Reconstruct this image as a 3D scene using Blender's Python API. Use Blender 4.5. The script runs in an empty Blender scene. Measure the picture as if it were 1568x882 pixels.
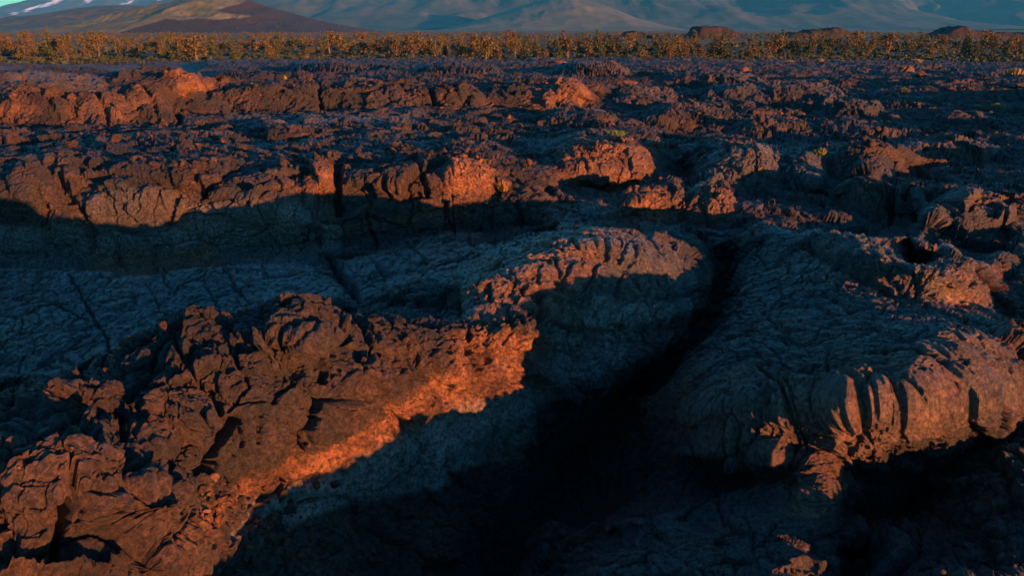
import bpy, math, random, time
import numpy as np
from mathutils import Vector, Matrix
T0 = time.time()
rad = math.radians
scene = bpy.context.scene
C = scene.collection
QUAL = 1.0

# ------------------------------------------------------------------ camera, sky, sun, exposure
F_PX = 1150.0                       # focal length in pixels of the 1568 px wide photograph
PITCH = math.atan((441 - 44) / F_PX)
CAM_Z = 4.2
cam = bpy.data.cameras.new("camera"); cam_o = bpy.data.objects.new("camera", cam); C.objects.link(cam_o)
cam.sensor_width = 36.0; cam.sensor_fit = 'HORIZONTAL'; cam.lens = 36.0 * F_PX / 1568
cam.clip_start = 0.05; cam.clip_end = 40000
cam_o.location = (0, 0, CAM_Z); cam_o.rotation_euler = (math.pi / 2 - PITCH, 0, 0)
scene.camera = cam_o

SUN_AZ = rad(45)                    # from straight behind the camera towards the right
SUN_EL = rad(4.2)
to_sun = Vector((math.sin(SUN_AZ) * math.cos(SUN_EL), -math.cos(SUN_AZ) * math.cos(SUN_EL), math.sin(SUN_EL)))
world = bpy.data.worlds.new("World"); scene.world = world; world.use_nodes = True
nt = world.node_tree
sky = nt.nodes.new("ShaderNodeTexSky"); sky.sky_type = 'NISHITA'; sky.sun_disc = False
sky.sun_elevation = SUN_EL; sky.sun_rotation = math.atan2(to_sun.x, to_sun.y)
sky.ozone_density = 3.0; sky.dust_density = 0.2; sky.air_density = 1.0
bg = nt.nodes["Background"]; bg.inputs[1].default_value = 0.115
tint = nt.nodes.new("ShaderNodeMix"); tint.data_type = 'RGBA'; tint.blend_type = 'MULTIPLY'; tint.inputs[0].default_value = 1.0
tint.inputs[7].default_value = (0.38, 0.98, 1.18, 1)
nt.links.new(sky.outputs[0], tint.inputs[6]); nt.links.new(tint.outputs[2], bg.inputs[0])
sun = bpy.data.lights.new("sun", 'SUN'); sun.energy = 5.0; sun.angle = rad(0.5); sun.color = (1.0, 0.34, 0.11)
sun_o = bpy.data.objects.new("sun", sun); C.objects.link(sun_o); sun_o.location = (20, -20, 20)
sun_o.rotation_euler = to_sun.to_track_quat('Z', 'Y').to_euler()
scene.view_settings.view_transform = 'Standard'; scene.view_settings.look = 'None'
scene.view_settings.exposure = 2.1; scene.view_settings.gamma = 1.0
scene.cycles.max_bounces = 4; scene.cycles.diffuse_bounces = 3

# ------------------------------------------------------------------ noise
def _h(ix, iy, iz, seed):
    with np.errstate(over='ignore'):
        n = ix.astype(np.uint32) * np.uint32(374761393) + iy.astype(np.uint32) * np.uint32(668265263) \
            + iz.astype(np.uint32) * np.uint32(2147483647 - 58) + np.uint32((seed * 974634523 + 12345) & 0xffffffff)
        n ^= n >> np.uint32(15); n *= np.uint32(2246822519); n ^= n >> np.uint32(13); n *= np.uint32(3266489917); n ^= n >> np.uint32(16)
    return n
def h01(ix, iy, iz, seed):
    return (_h(ix, iy, iz, seed) >> np.uint32(8)).astype(np.float32) * np.float32(1 / 16777216.0)
def noise3(x, y, z, seed=0):
    xi = np.floor(x); yi = np.floor(y); zi = np.floor(z)
    fx = x - xi; fy = y - yi; fz = z - zi
    xi = xi.astype(np.int32); yi = yi.astype(np.int32); zi = zi.astype(np.int32)
    ux = fx * fx * (3 - 2 * fx); uy = fy * fy * (3 - 2 * fy); uz = fz * fz * (3 - 2 * fz)
    def g(a, b, c): return h01(xi + a, yi + b, zi + c, seed)
    x00 = g(0,0,0); x00 += ux * (g(1,0,0) - x00)
    x10 = g(0,1,0); x10 += ux * (g(1,1,0) - x10)
    x01 = g(0,0,1); x01 += ux * (g(1,0,1) - x01)
    x11 = g(0,1,1); x11 += ux * (g(1,1,1) - x11)
    x00 += uy * (x10 - x00); x01 += uy * (x11 - x01)
    return (x00 + uz * (x01 - x00)) * 2 - 1
def fbm(x, y, z, octaves, seed=0, gain=0.5, lac=2.03, ridged=False):
    out = 0; a = 1.0; tot = 0
    for o in range(octaves):
        n = noise3(x, y, z, seed + o * 17)
        if ridged: n = 1 - 2 * np.abs(n)
        out = out + a * n; tot += a; a *= gain
        x = x * lac + 3.1; y = y * lac + 7.7; z = z * lac + 1.3
    return out / tot
def worley(x, y, z, seed=0):
    """F1, F2 and the nearest cell's hash and offset vector, over the 8 nearest cells."""
    x0 = np.floor(x - 0.5).astype(np.int32); y0 = np.floor(y - 0.5).astype(np.int32); z0 = np.floor(z - 0.5).astype(np.int32)
    f1 = np.full(x.shape, 9.0, np.float32); f2 = f1.copy()
    dx1 = np.zeros_like(f1); dy1 = dx1.copy(); dz1 = dx1.copy(); hs = np.zeros(x.shape, np.uint32)
    for i in (0, 1):
        for j in (0, 1):
            for k in (0, 1):
                hh = _h(x0 + i, y0 + j, z0 + k, seed)
                px = (hh & np.uint32(1023)).astype(np.float32) / 1023; py = ((hh >> np.uint32(10)) & np.uint32(1023)).astype(np.float32) / 1023
                pz = ((hh >> np.uint32(20)) & np.uint32(1023)).astype(np.float32) / 1023
                dx = x - (x0 + i + 0.15 + 0.7 * px); dy = y - (y0 + j + 0.15 + 0.7 * py); dz = z - (z0 + k + 0.15 + 0.7 * pz)
                d = np.sqrt(dx * dx + dy * dy + dz * dz)
                near = d < f1
                f2 = np.where(near, f1, np.minimum(f2, d)); f1 = np.where(near, d, f1)
                dx1 = np.where(near, dx, dx1); dy1 = np.where(near, dy, dy1); dz1 = np.where(near, dz, dz1); hs = np.where(near, hh, hs)
    return f1, f2, hs, dx1, dy1, dz1
def sstep(a, b, x):
    t = np.clip((x - a) / (b - a), 0, 1); return t * t * (3 - 2 * t)

# ------------------------------------------------------------------ survey of the lava field: points seen in the photograph and their height below the lens, plus unseen ground shaped for shade
CP, SP = math.cos(PITCH), math.sin(PITCH)
def unproject(px, py, h):
    px = np.asarray(px, float); py = np.asarray(py, float); h = np.asarray(h, float)
    a = (px - 784) / F_PX; b = (441 - py) / F_PX
    dy = CP + b * SP; dz = -SP + b * CP
    t = h / (-dz)
    return a * t, dy * t
def project(X, Y, Z):
    z = Z - CAM_Z
    dep = Y * CP - z * SP; up = Y * SP + z * CP
    dep = np.maximum(dep, 0.05)
    return 784 + F_PX * X / dep, 441 - F_PX * up / dep
LINES = [
 # unseen ground just below the frame, heights shaped to steer shadows
 [(-200,935,2.5),(-60,930,2.55),(200,930,2.8),(300,920,3.25),(600,920,3.9),(900,930,3.6),(1200,930,2.87),(1300,930,3.0),(1640,920,3.1)],
 [(-200,1100,2.5),(300,1100,3.0),(700,1100,3.6),(1200,1100,3.1),(1640,1100,3.02),(2060,1100,3.15)],
 [(-200,1500,2.4),(300,1500,2.7),(700,1500,2.87),(1200,1500,2.87),(1640,1500,2.86),(2060,1500,2.88)],
 # left foreground ridge: back crest
 [(-60,600,2.3),(0,585,2.35),(60,578,2.38),(110,576,2.4),(150,549,2.38),(190,530,2.4),(225,506,2.35),(260,494,2.3),(340,492,2.3),(395,476,2.22),(435,458,2.12),(480,471,2.15),(512,496,2.25)],
 [(512,496,2.3),(560,484,2.42),(600,481,2.45),(700,480,2.48),(760,479,2.5),(800,490,2.55),(835,508,2.6)],
 # ridge tops / shoulders
 [(-40,665,2.05),(0,658,2.1),(60,668,2.12),(100,678,2.15),(160,705,2.25)],
 [(60,625,2.3),(120,600,2.28),(190,590,2.32)],
 [(215,560,2.3),(300,545,2.25),(380,530,2.2),(460,520,2.15),(520,530,2.25)],
 [(540,540,2.45),(600,530,2.45),(680,510,2.5),(720,500,2.5)],
 # ridge face
 [(0,760,2.25),(60,780,2.3),(120,750,2.25),(180,740,2.35),(240,760,2.5)],
 [(100,640,2.4),(160,660,2.45),(200,640,2.5)],
 [(210,660,2.45),(270,650,2.45),(330,640,2.45),(400,600,2.4),(480,590,2.45),(560,590,2.55),(620,570,2.6),(700,540,2.65),(780,530,2.7),(830,540,2.85)],
 [(250,740,2.7),(330,720,2.75),(400,690,2.75),(480,660,2.75),(560,640,2.8),(640,600,2.85),(720,575,2.85),(800,570,2.95)],
 # lit lip
 [(-20,900,2.45),(60,890,2.5),(140,890,2.55),(220,880,2.65),(272,848,2.8),(310,806,2.9),(345,770,2.98),(390,762,3.1),(435,735,3.12),(480,702,3.05),(510,705,3.1),(560,690,3.13),(600,655,3.05),(690,625,3.05),(740,602,3.05),(800,603,3.2),(822,590,3.2)],
 # below the lip
 [(285,868,2.95),(300,870,3.0),(340,822,3.08),(395,790,3.2),(450,765,3.25),(520,750,3.35),(600,720,3.4),(700,690,3.5),(770,660,3.55),(815,640,3.6)],
 [(480,725,3.18),(560,712,3.25),(640,680,3.25),(700,645,3.3),(790,622,3.4)],
 [(330,880,3.2),(430,850,3.4),(520,830,3.65),(620,790,3.85),(700,760,4.05),(760,720,4.2),(800,690,4.3)],
 [(480,890,3.6),(600,880,4.1),(700,880,4.6),(780,870,4.9)],
 # slab behind the ridge
 [(200,515,3.32),(260,487,3.27),(340,484,3.25),(395,468,3.2),(430,448,3.15)],
 [(-60,580,3.7),(0,576,3.7),(60,571,3.6),(108,569,3.5),(148,541,3.45)],
 [(-60,560,3.7),(0,565,3.7),(60,565,3.6),(110,566,3.5),(200,500,3.3),(300,478,3.25),(400,458,3.2),(470,448,3.2)],
 [(-60,500,3.55),(60,500,3.5),(160,480,3.4),(300,450,3.25),(440,430,3.15),(500,438,3.2)],
 [(-60,402,3.3),(0,402,3.3),(100,403,3.3),(200,413,3.25),(300,406,3.25),(400,400,3.2),(460,403,3.2),(500,415,3.2)],
 # trench and wall behind the slab
 [(-60,400,3.9),(100,400,3.9),(250,409,3.9),(400,386,3.75),(480,390,3.7),(600,366,3.5),(700,356,3.4),(850,350,3.35)],
 [(-60,350,3.3),(100,350,3.3),(250,360,3.35),(400,350,3.3),(460,350,3.2)],
 [(-60,300,2.7),(50,305,2.75),(130,315,2.85),(200,310,2.8),(290,300,2.75),(400,310,2.8),(480,310,2.85)],
 [(-60,270,2.45),(40,262,2.45),(110,250,2.4),(140,290,2.65),(200,272,2.45),(290,262,2.35),(330,285,2.6),(400,275,2.5),(460,270,2.5),(510,265,2.45)],
 [(-60,240,2.35),(100,245,2.35),(200,238,2.35),(300,240,2.3),(350,240,2.4),(430,250,2.4),(520,240,2.4),(620,235,2.4),(700,235,2.4),(780,255,2.55),(830,290,2.75)],
 [(-60,215,2.6),(50,215,2.6),(200,203,2.6),(400,215,2.65),(520,215,2.6),(640,212,2.6),(740,212,2.65),(820,240,2.85)],
 # centre of the back ridge
 [(510,275,2.55),(560,278,2.58),(620,286,2.62),(680,275,2.55),(710,257,2.42),(755,262,2.45),(800,292,2.7),(835,306,2.85)],
 [(505,316,2.98),(560,304,2.85),(620,302,2.82),(680,298,2.8),(755,293,2.77),(800,305,2.87)],
 [(480,342,3.05),(540,322,2.97),(600,310,2.88),(680,305,2.82),(800,308,2.88),(890,322,3.02)],
 # middle slab
 [(510,396,3.3),(560,380,3.3),(600,370,3.3),(700,357,3.25),(722,366,3.2)],
 [(530,440,3.2),(600,428,3.1),(650,413,3.0),(720,395,2.95)],
 [(500,475,3.1),(560,455,2.95),(640,450,2.85),(690,470,2.82)],
 # dome
 [(730,376,2.84),(760,367,2.69),(800,359,2.56),(860,351,2.46),(900,348,2.42),(960,352,2.47),(1010,372,2.59),(1050,405,2.79),(1066,437,2.99)],
 [(760,400,2.59),(820,390,2.42),(900,385,2.34),(960,395,2.44),(1010,415,2.64)],
 [(690,440,2.59),(740,440,2.56),(800,432,2.52),(860,430,2.54),(930,430,2.62),(1000,440,2.79),(1050,452,2.96)],
 [(700,472,2.66),(740,470,2.64),(790,468,2.66)],
 [(850,470,2.74),(900,482,2.82),(960,478,2.87),(1020,465,2.94),(1062,455,3.04)],
 [(850,500,3.05),(900,500,3.10),(960,495,2.97),(1030,490,3.06),(1070,470,3.14)],
 [(845,540,3.25),(900,550,3.35),(960,545,3.42),(1020,515,3.37)],
 [(835,600,3.60),(870,610,3.70),(920,590,3.65),(980,560,3.60),(1050,510,3.55)],
 # crevice floor
 [(1100,385,3.35),(1110,430,3.75),(1085,480,4.0),(1040,540,4.25),(960,620,4.6),(890,700,4.95),(840,760,5.1),(790,830,5.0),(740,890,4.9)],
 # right lobe, left flank
 [(1140,400,3.15),(1125,470,3.15),(1080,530,3.20),(1010,600,3.56),(980,680,3.91),(950,750,4.31),(890,800,4.66)],
 [(1150,362,2.85),(1190,352,2.75),(1230,370,2.70),(1290,410,2.65),(1360,450,2.69)],
 [(1215,372,2.65),(1240,356,2.58),(1300,350,2.45),(1400,362,2.43),(1460,385,2.48),(1500,410,2.60),(1517,440,2.84)],
 [(1290,385,2.50),(1350,390,2.40),(1420,410,2.40),(1480,440,2.64)],
 [(1340,430,2.60),(1400,455,2.69),(1440,470,2.74),(1500,468,2.94)],
 [(1200,420,2.82),(1250,450,2.79),(1300,470,2.69),(1360,475,2.61),(1440,485,2.61),(1500,490,2.69)],
 [(1150,500,2.90),(1230,510,2.65),(1310,515,2.54),(1400,520,2.41),(1480,530,2.41),(1530,540,2.54)],
 [(1090,590,3.11),(1160,570,2.91),(1230,560,2.60),(1300,570,2.51),(1380,570,2.43),(1450,570,2.41),(1510,575,2.54)],
 [(1070,640,3.11),(1140,630,2.91),(1200,640,2.81),(1240,650,2.81),(1300,620,2.52),(1380,620,2.50),(1450,610,2.48),(1500,600,2.50)],
 [(1045,690,3.28),(1085,705,3.26),(1125,668,3.06),(1180,690,3.03),(1245,692,2.99),(1290,667,2.82),(1330,640,2.70),(1360,665,2.82),(1400,690,2.90),(1470,672,2.85),(1530,605,2.65)],
 [(1030,735,3.61),(1110,745,3.66),(1180,735,3.46)],
 [(1300,720,3.50),(1360,735,3.60),(1440,715,3.45),(1530,655,3.20)],
 [(1300,780,4.00),(1380,780,3.85),(1440,750,3.55)],
 # front right
 [(1180,700,2.98),(1230,700,2.95),(1262,715,2.98),(1275,760,3.05),(1272,795,3.1)],
 [(1080,760,3.4),(1150,770,3.3),(1220,760,3.1)],
 [(920,802,3.5),(970,795,3.3),(1040,800,3.25),(1110,810,3.2),(1180,800,3.1),(1250,810,3.02)],
 [(890,890,3.4),(950,880,3.2),(1030,875,3.08),(1120,880,2.98),(1200,860,2.84),(1265,860,2.84)],
 [(1295,840,3.9),(1300,890,3.8)],
 [(1350,800,3.5),(1380,840,3.3),(1400,890,3.15)],
 [(1440,735,3.15),(1500,730,3.05),(1560,700,2.95),(1620,690,2.9)],
 [(1420,800,3.2),(1490,800,3.12),(1560,800,3.03),(1620,790,3.0)],
 [(1450,880,3.15),(1540,880,3.08),(1600,880,3.05)],
 [(1545,640,3.0),(1570,640,2.95),(1640,620,2.9)],
 [(1540,560,2.85),(1580,550,2.8)],
 [(1540,480,3.2),(1600,470,3.1)],
 [(1530,420,3.35),(1600,410,3.3)],
 [(1400,375,3.45),(1480,378,3.45),(1560,388,3.4),(1640,390,3.4)],
 [(1180,332,3.05),(1250,342,3.3),(1330,345,3.5)],
 # lobes right of the middle
 [(1060,250,3.0),(1085,235,2.8),(1120,225,2.72),(1170,222,2.7),(1220,236,2.78),(1262,265,3.0)],
 [(1080,270,3.15),(1130,250,2.88),(1190,252,2.9),(1250,285,3.15)],
 [(1085,295,3.4),(1150,302,3.45),(1220,298,3.45),(1270,305,3.5)],
 [(1265,262,3.1),(1290,240,2.9),(1330,232,2.85),(1375,247,2.95)],
 [(1290,275,3.3),(1340,272,3.2),(1385,270,3.2)],
 [(1285,300,3.15),(1340,284,3.0),(1380,288,3.03),(1410,300,3.15)],
 [(1285,325,3.4),(1340,338,3.5),(1400,335,3.5)],
 [(1400,325,3.25),(1450,318,3.05),(1520,300,2.95),(1550,312,3.0),(1600,310,3.0)],
 [(1420,358,3.5),(1470,355,3.35),(1530,355,3.35),(1600,345,3.3)],
 [(945,312,3.05),(1000,293,2.93),(1050,297,2.95),(1100,298,2.98),(1130,315,3.1),(1180,320,3.05)],
 [(945,335,3.4),(1010,330,3.25),(1070,345,3.35),(1130,345,3.3)],
 [(850,222,2.75),(880,214,2.65),(950,207,2.6),(1000,220,2.78)],
 [(845,250,2.85),(900,240,2.75),(960,245,2.82),(1010,260,3.1)],
 [(850,272,2.98),(900,270,3.0),(980,272,3.05)],
 [(860,290,3.3),(920,288,3.35),(1010,285,3.35)],
 [(1020,225,3.3),(1045,260,3.45),(1050,290,3.5)],
 [(1400,260,3.5),(1480,270,3.5),(1600,260,3.4)],
 [(1060,205,3.3),(1200,215,3.35),(1400,220,3.4),(1500,225,3.35),(1640,225,3.3)],
 # far left outcrop
 [(-60,190,2.85),(0,191,2.85),(150,190,2.85),(265,186,2.92),(330,178,2.95)],
 [(-60,155,2.3),(0,154,2.28),(60,152,2.25),(120,149,2.25),(170,155,2.3),(215,140,2.08),(255,133,1.98),(270,150,2.25)],
 [(-60,125,1.95),(20,125,1.95),(100,129,2.05),(150,138,2.15),(190,118,1.9),(250,110,1.62)],
 [(265,135,1.95),(280,115,1.6),(290,111,1.55),(310,122,1.85),(335,140,2.4)],
 [(275,148,2.42),(335,145,2.5)],
 [(-60,108,2.5),(60,108,2.6),(180,105,2.6),(280,104,2.6)],
 # middle ridge
 [(340,173,2.92),(480,173,2.97),(600,173,2.95),(700,178,3.1),(770,174,3.0),(850,176,3.1),(900,170,3.1)],
 [(345,144,2.35),(440,141,2.3),(490,144,2.35),(560,136,2.28),(640,139,2.35),(700,146,2.45),(730,151,2.55),(790,141,2.4),(830,154,2.65),(870,141,2.42),(900,152,2.6)],
 [(350,130,2.5),(500,127,2.6),(600,124,2.7),(700,128,2.8),(800,128,2.8),(900,130,2.85)],
 [(395,212,2.72),(440,192,2.45),(490,205,2.65)],
 [(350,190,2.8),(500,188,2.85),(620,195,2.85),(700,190,2.95),(800,195,3.0),(900,192,3.05)],
 # far field
 [(950,180,3.2),(1100,185,3.4),(1250,190,3.45),(1400,195,3.5),(1640,195,3.4)],
 [(950,150,3.3),(1100,150,3.6),(1300,158,3.6),(1420,160,3.6)],
 [(1430,150,3.45),(1480,135,3.2),(1540,127,3.1),(1640,125,3.1)],
 [(1440,168,3.6),(1540,165,3.6),(1640,165,3.6)],
 [(300,112,3.0),(600,112,3.2),(900,116,3.4),(1200,120,3.6),(1640,115,3.6)],
 [(-100,98,3.9),(300,98,3.9),(800,98,3.95),(1200,98,4.0),(1640,98,4.0)],
]
WORLD_PTS = [  # (x, y, height below lens): unseen ground outside the frame, shaped to place shadow edges
 (0.8,2.2,3.4),(1.0,2.8,3.3),(0.5,0.9,2.64),(1.27,2.0,2.87),(1.5,1.0,2.82),(2.0,1.95,2.87),(2.6,1.2,2.86),(1.6,3.0,3.0),(2.9,2.0,2.93),(3.2,2.3,2.98),(3.8,2.8,3.1),(0,0.5,2.1),(1,0.5,2.7),(-1,0.5,2.2),(0,1.5,2.7),(0,2.5,3.3),(0.3,3.6,4.3),(-0.6,3.4,3.9),(1.2,1.6,2.85),(-1.2,1.2,1.9),(2.2,2.0,2.82),(-2,2.0,2.0),
 (3.2,2.6,3.2),(3.9,3.6,3.15),(4.5,4.8,3.05),(5.6,6.4,3.0),(-3.2,3.0,2.1),(-4.4,4.2,2.6),(-6,6,3.3),
 (8.4,8.8,2.6),(10,11,2.3),(12,14,2.1),(15,18,2.0),(20,24,1.75),(28,34,1.9),(40,48,1.8),  # invented ridge right of the frame, added to shade the right-hand field
]
GX = np.linspace(-480, 2080, 854).astype(np.float32); GY = np.r_[np.linspace(76, 900, 560), np.linspace(905, 2050, 120)].astype(np.float32)
pts = []
for L in LINES:
    for (a, b) in zip(L[:-1], L[1:]):
        n = max(1, int(abs(b[0] - a[0]) / 2 + abs(b[1] - a[1])))
        for k in range(n):
            t = k / n; pts.append([a[i] + (b[i] - a[i]) * t for i in range(3)])
    pts.append(list(L[-1]))
    if L[0][0] <= 0: pts += [[x, L[0][1] + (L[0][0] - x) * 0.02, L[0][2]] for x in range(-480, int(L[0][0]), 3)]      # carry on outside the frame
    if L[-1][0] >= 1570: pts += [[x, L[-1][1], L[-1][2]] for x in range(int(L[-1][0]), 2080, 3)]
w_ = np.array(WORLD_PTS, float)
qx, qy = project(w_[:, 0], w_[:, 1], CAM_Z - w_[:, 2])
for x, y, h in zip(qx, qy, w_[:, 2]):
    for ox in (-4, 0, 4): pts.append([x + ox, y, h])
for x in np.linspace(-480, 2080, 855): pts += [[x, 82, 4.15], [x, 76, 4.2], [x, 2050, 2.2 if x < 600 else 2.8]]
pts = np.array(pts)
pts = pts[(pts[:, 0] >= -480) & (pts[:, 0] <= 2080) & (pts[:, 1] >= 75.5) & (pts[:, 1] <= 2050)]
_, sy_ = unproject(pts[:, 0], pts[:, 1], pts[:, 2])
q_ = 1.0 / (sy_ * CP + pts[:, 2] * SP)                      # inverse depth: a plane stays a plane between surveyed lines
gi = np.rint(np.interp(pts[:, 1], GY, np.arange(len(GY)))).astype(int); gj = np.rint(np.interp(pts[:, 0], GX, np.arange(len(GX)))).astype(int)
Wc = np.zeros((len(GY), len(GX))); Qc = Wc.copy()
np.add.at(Wc, (gi, gj), 1); np.add.at(Qc, (gi, gj), q_)
def relax(W, Q, level):
    R, Cn = W.shape
    known = W > 0; val = np.where(known, Q / np.maximum(W, 1e-9), 0)
    if min(R, Cn) > 24:
        pr, pc = R + R % 2, Cn + Cn % 2
        Wp = np.zeros((pr, pc)); Qp = Wp.copy(); Wp[:R, :Cn] = known; Qp[:R, :Cn] = val * known
        g = lambda A_: A_[0::2, 0::2] + A_[1::2, 0::2] + A_[0::2, 1::2] + A_[1::2, 1::2]
        co = relax(g(Wp), g(Qp), level + 1)
        ci = np.clip((np.arange(R) - 0.5) / 2, 0, co.shape[0] - 1); cj = np.clip((np.arange(Cn) - 0.5) / 2, 0, co.shape[1] - 1)
        i0 = np.minimum(ci.astype(int), co.shape[0] - 2); j0 = np.minimum(cj.astype(int), co.shape[1] - 2)
        ti = (ci - i0)[:, None]; tj = (cj - j0)[None]
        r_ = co[i0] * (1 - ti) + co[i0 + 1] * ti
        u = r_[:, j0] * (1 - tj) + r_[:, j0 + 1] * tj
    else:
        u = np.full((R, Cn), (Q.sum() / W.sum()))
    u = np.where(known, val, u)
    par = (np.arange(R)[:, None] + np.arange(Cn)[None]) % 2
    for it in range(240 if level > 2 else 90):
        for c in (0, 1):
            p = np.pad(u, 1, mode='edge')
            nb = 0.25 * (p[:-2, 1:-1] + p[2:, 1:-1] + p[1:-1, :-2] + p[1:-1, 2:])
            u = np.where(known | (par != c), u, u + 1.5 * (nb - u))
    return u
Qg = relax(Wc, Qc, 0).astype(np.float32)
def blur(Fld, ker):
    r = len(ker) // 2
    for ax in (0, 1):
        Fp = np.pad(Fld, [(r, r) if a_ == ax else (0, 0) for a_ in (0, 1)], mode='edge')
        Fld = sum(w * np.take(Fp, np.arange(Fld.shape[ax]) + k_, axis=ax) for k_, w in enumerate(ker))
    return Fld
# round the creases of whole surfaces, keep the steps between them
lq = np.log(Qg)
soft1 = blur(lq, np.array([1, 4, 6, 4, 1]) / 16)
k9 = np.hanning(17)[1:-1]; k9 /= k9.sum()
soft2 = blur(lq, k9)
jump = blur(np.abs(np.gradient(lq, axis=0)) * 30 + np.abs(np.gradient(lq, axis=1)) * 15, k9)
mixj = sstep(0.5, 1.3, jump)
V = np.log(1.0 / np.exp(soft2 * (1 - mixj) + soft1 * mixj)).astype(np.float32)      # log depth
print("survey", len(pts), round(time.time() - T0, 1))

# ------------------------------------------------------------------ the sheet of lava
ncx = int(1350 * QUAL); nry = int(1250 * QUAL)
cx = np.r_[np.linspace(-480, -40, int(150 * QUAL))[:-1], np.linspace(-40, 1610, ncx), np.linspace(1610, 2080, int(150 * QUAL))[1:]]
cy = np.r_[np.linspace(2050, 900, int(140 * QUAL))[:-1], np.linspace(900, 210, int(1000 * QUAL))[:-1], np.linspace(210, 76, int(480 * QUAL))]
NC, NR = len(cx), len(cy)
def bilin(Fld, cx, cy):
    fx = np.interp(cx, GX, np.arange(len(GX))); fy = np.interp(cy, GY, np.arange(len(GY)))
    ix = np.clip(fx.astype(int), 0, len(GX) - 2); iy = np.clip(fy.astype(int), 0, len(GY) - 2)
    tx = (fx - ix).astype(np.float32)[None]; ty = (fy - iy).astype(np.float32)[:, None]
    r0 = Fld[iy]; r1 = Fld[iy + 1]
    r = r0 * (1 - ty) + r1 * ty
    return r[:, ix] * (1 - tx) + r[:, ix + 1] * tx
Vs = bilin(V, cx, cy)
bpx = np.broadcast_to(cx[None], (NR, NC)).astype(np.float32); bpy_ = np.broadcast_to(cy[:, None], (NR, NC)).astype(np.float32)
a_ = (bpx - 784) / F_PX; b_ = (441 - bpy_) / F_PX
dy_ = CP + b_ * SP; dz_ = -SP + b_ * CP
t_ = np.exp(Vs)
X = a_ * t_; Y = dy_ * t_; Z = CAM_Z + dz_ * t_
# behind each crest the ground that cannot be seen sags into a trough
st = np.gradient(V, axis=0) / np.gradient(GY)[:, None]               # log distance per pixel, negative upwards
flat = -1.0 / np.maximum(GY - 44, 20)[:, None]
over = np.clip((flat * 2.2 - st) * 60, 0, 1.2)
over = blur(over, np.array([1, 2, 3, 2, 1]) / 9)
sag = bilin(over, cx, cy) * np.clip(0.045 * np.exp(Vs), 0, 0.5) * (bpy_ < 900)
Z = Z - sag
side = np.clip((np.abs(np.gradient(V, axis=1)) / (GX[1] - GX[0]) - 0.006) * 120, 0, 1)
hidden = np.clip(bilin(blur(np.maximum(over, side), np.hanning(9)[1:-1] / np.hanning(9)[1:-1].sum()), cx, cy) * 1.6, 0, 1)
print("sheet", X.shape, round(time.time() - T0, 1))

def normals(X, Y, Z):
    P = np.stack([X, Y, Z], -1)
    a = np.gradient(P, axis=1); b = np.gradient(P, axis=0)
    n = np.cross(a, b); n /= np.maximum(np.linalg.norm(n, axis=-1, keepdims=True), 1e-9)
    return n.astype(np.float32)
N = normals(X, Y, Z)
X = X.astype(np.float32); Y = Y.astype(np.float32); Z = Z.astype(np.float32)
dist = np.sqrt(X * X + Y * Y)
far = sstep(14, 40, dist)

# region masks from outlines on the ground (each outline is surveyed like the points above)
def inside(poly, px, py):
    res = np.zeros(px.shape, bool); n = len(poly)
    for i in range(n):
        x1, y1 = poly[i]; x2, y2 = poly[(i + 1) % n]
        if y1 == y2: continue
        c = ((y1 > py) != (y2 > py)) & (px < (x2 - x1) * (py - y1) / (y2 - y1) + x1)
        res ^= c
    return res

# how broken each formation's surface is
def region_field(default, regs, soft=9):
    f = np.full((len(GY), len(GX)), default, np.float32)
    gx2, gy2 = np.meshgrid(GX, GY)
    for val, poly in regs: f[inside(poly, gx2, gy2)] = val
    return bilin(blur(f, np.hanning(soft + 2)[1:-1] / np.hanning(soft + 2)[1:-1].sum()), cx, cy)
RIDGE = [(-60,560),(110,565),(260,485),(430,450),(530,490),(760,470),(845,490),(850,600),(690,640),(450,770),(270,860),(200,900),(-60,900)]
DOME = [(700,400),(800,350),(960,340),(1070,430),(1060,520),(840,620),(845,470),(700,480)]
LOBE = [(1000,600),(1180,345),(1300,345),(1520,400),(1540,600),(1240,700),(1040,700)]
LUMP = [(1220,352),(1400,355),(1520,420),(1500,470),(1440,470),(1360,445),(1240,372)]
SLAB = [(-80,402),(470,400),(525,440),(480,470),(260,492),(110,575),(-80,575)]
SLAB2 = [(505,395),(720,352),(760,370),(690,430),(540,450)]
FACE = [(690,620),(840,600),(800,700),(450,800),(330,840),(390,770),(560,700)]
WALL = [(-60,330),(480,330),(900,305),(900,350),(480,400),(-60,405)]
rough = region_field(0.85, [(1.0, RIDGE), (0.26, DOME), (0.20, LOBE), (0.45, LUMP), (0.20, SLAB), (0.25, SLAB2), (0.55, FACE), (0.6, WALL), (0.4, [(870,780),(1180,690),(1300,690),(1300,980),(870,980)]), (0.45, [(-480,905),(2080,905),(2080,2050),(-480,2050)])])
grainy = region_field(1.0, [(1.15, RIDGE), (0.9, DOME), (0.9, LOBE), (1.8, LUMP), (0.75, SLAB), (0.85, SLAB2), (0.7, FACE), (0.9, WALL)])
f32 = np.float32
wx = fbm(X * 1.1, Y * 1.1, Z * 1.1, 2, 5) * 0.28; wy = fbm(X * 1.1 + 9, Y * 1.1, Z * 1.1, 2, 6) * 0.28; wz = fbm(X * 1.1, Y * 1.1 + 9, Z * 1.1, 2, 7) * 0.28
jx = fbm(X * 7, Y * 7, Z * 7, 3, 8, .6) * 0.05; jy = fbm(X * 7 + 5, Y * 7, Z * 7, 3, 9, .6) * 0.05
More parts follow.
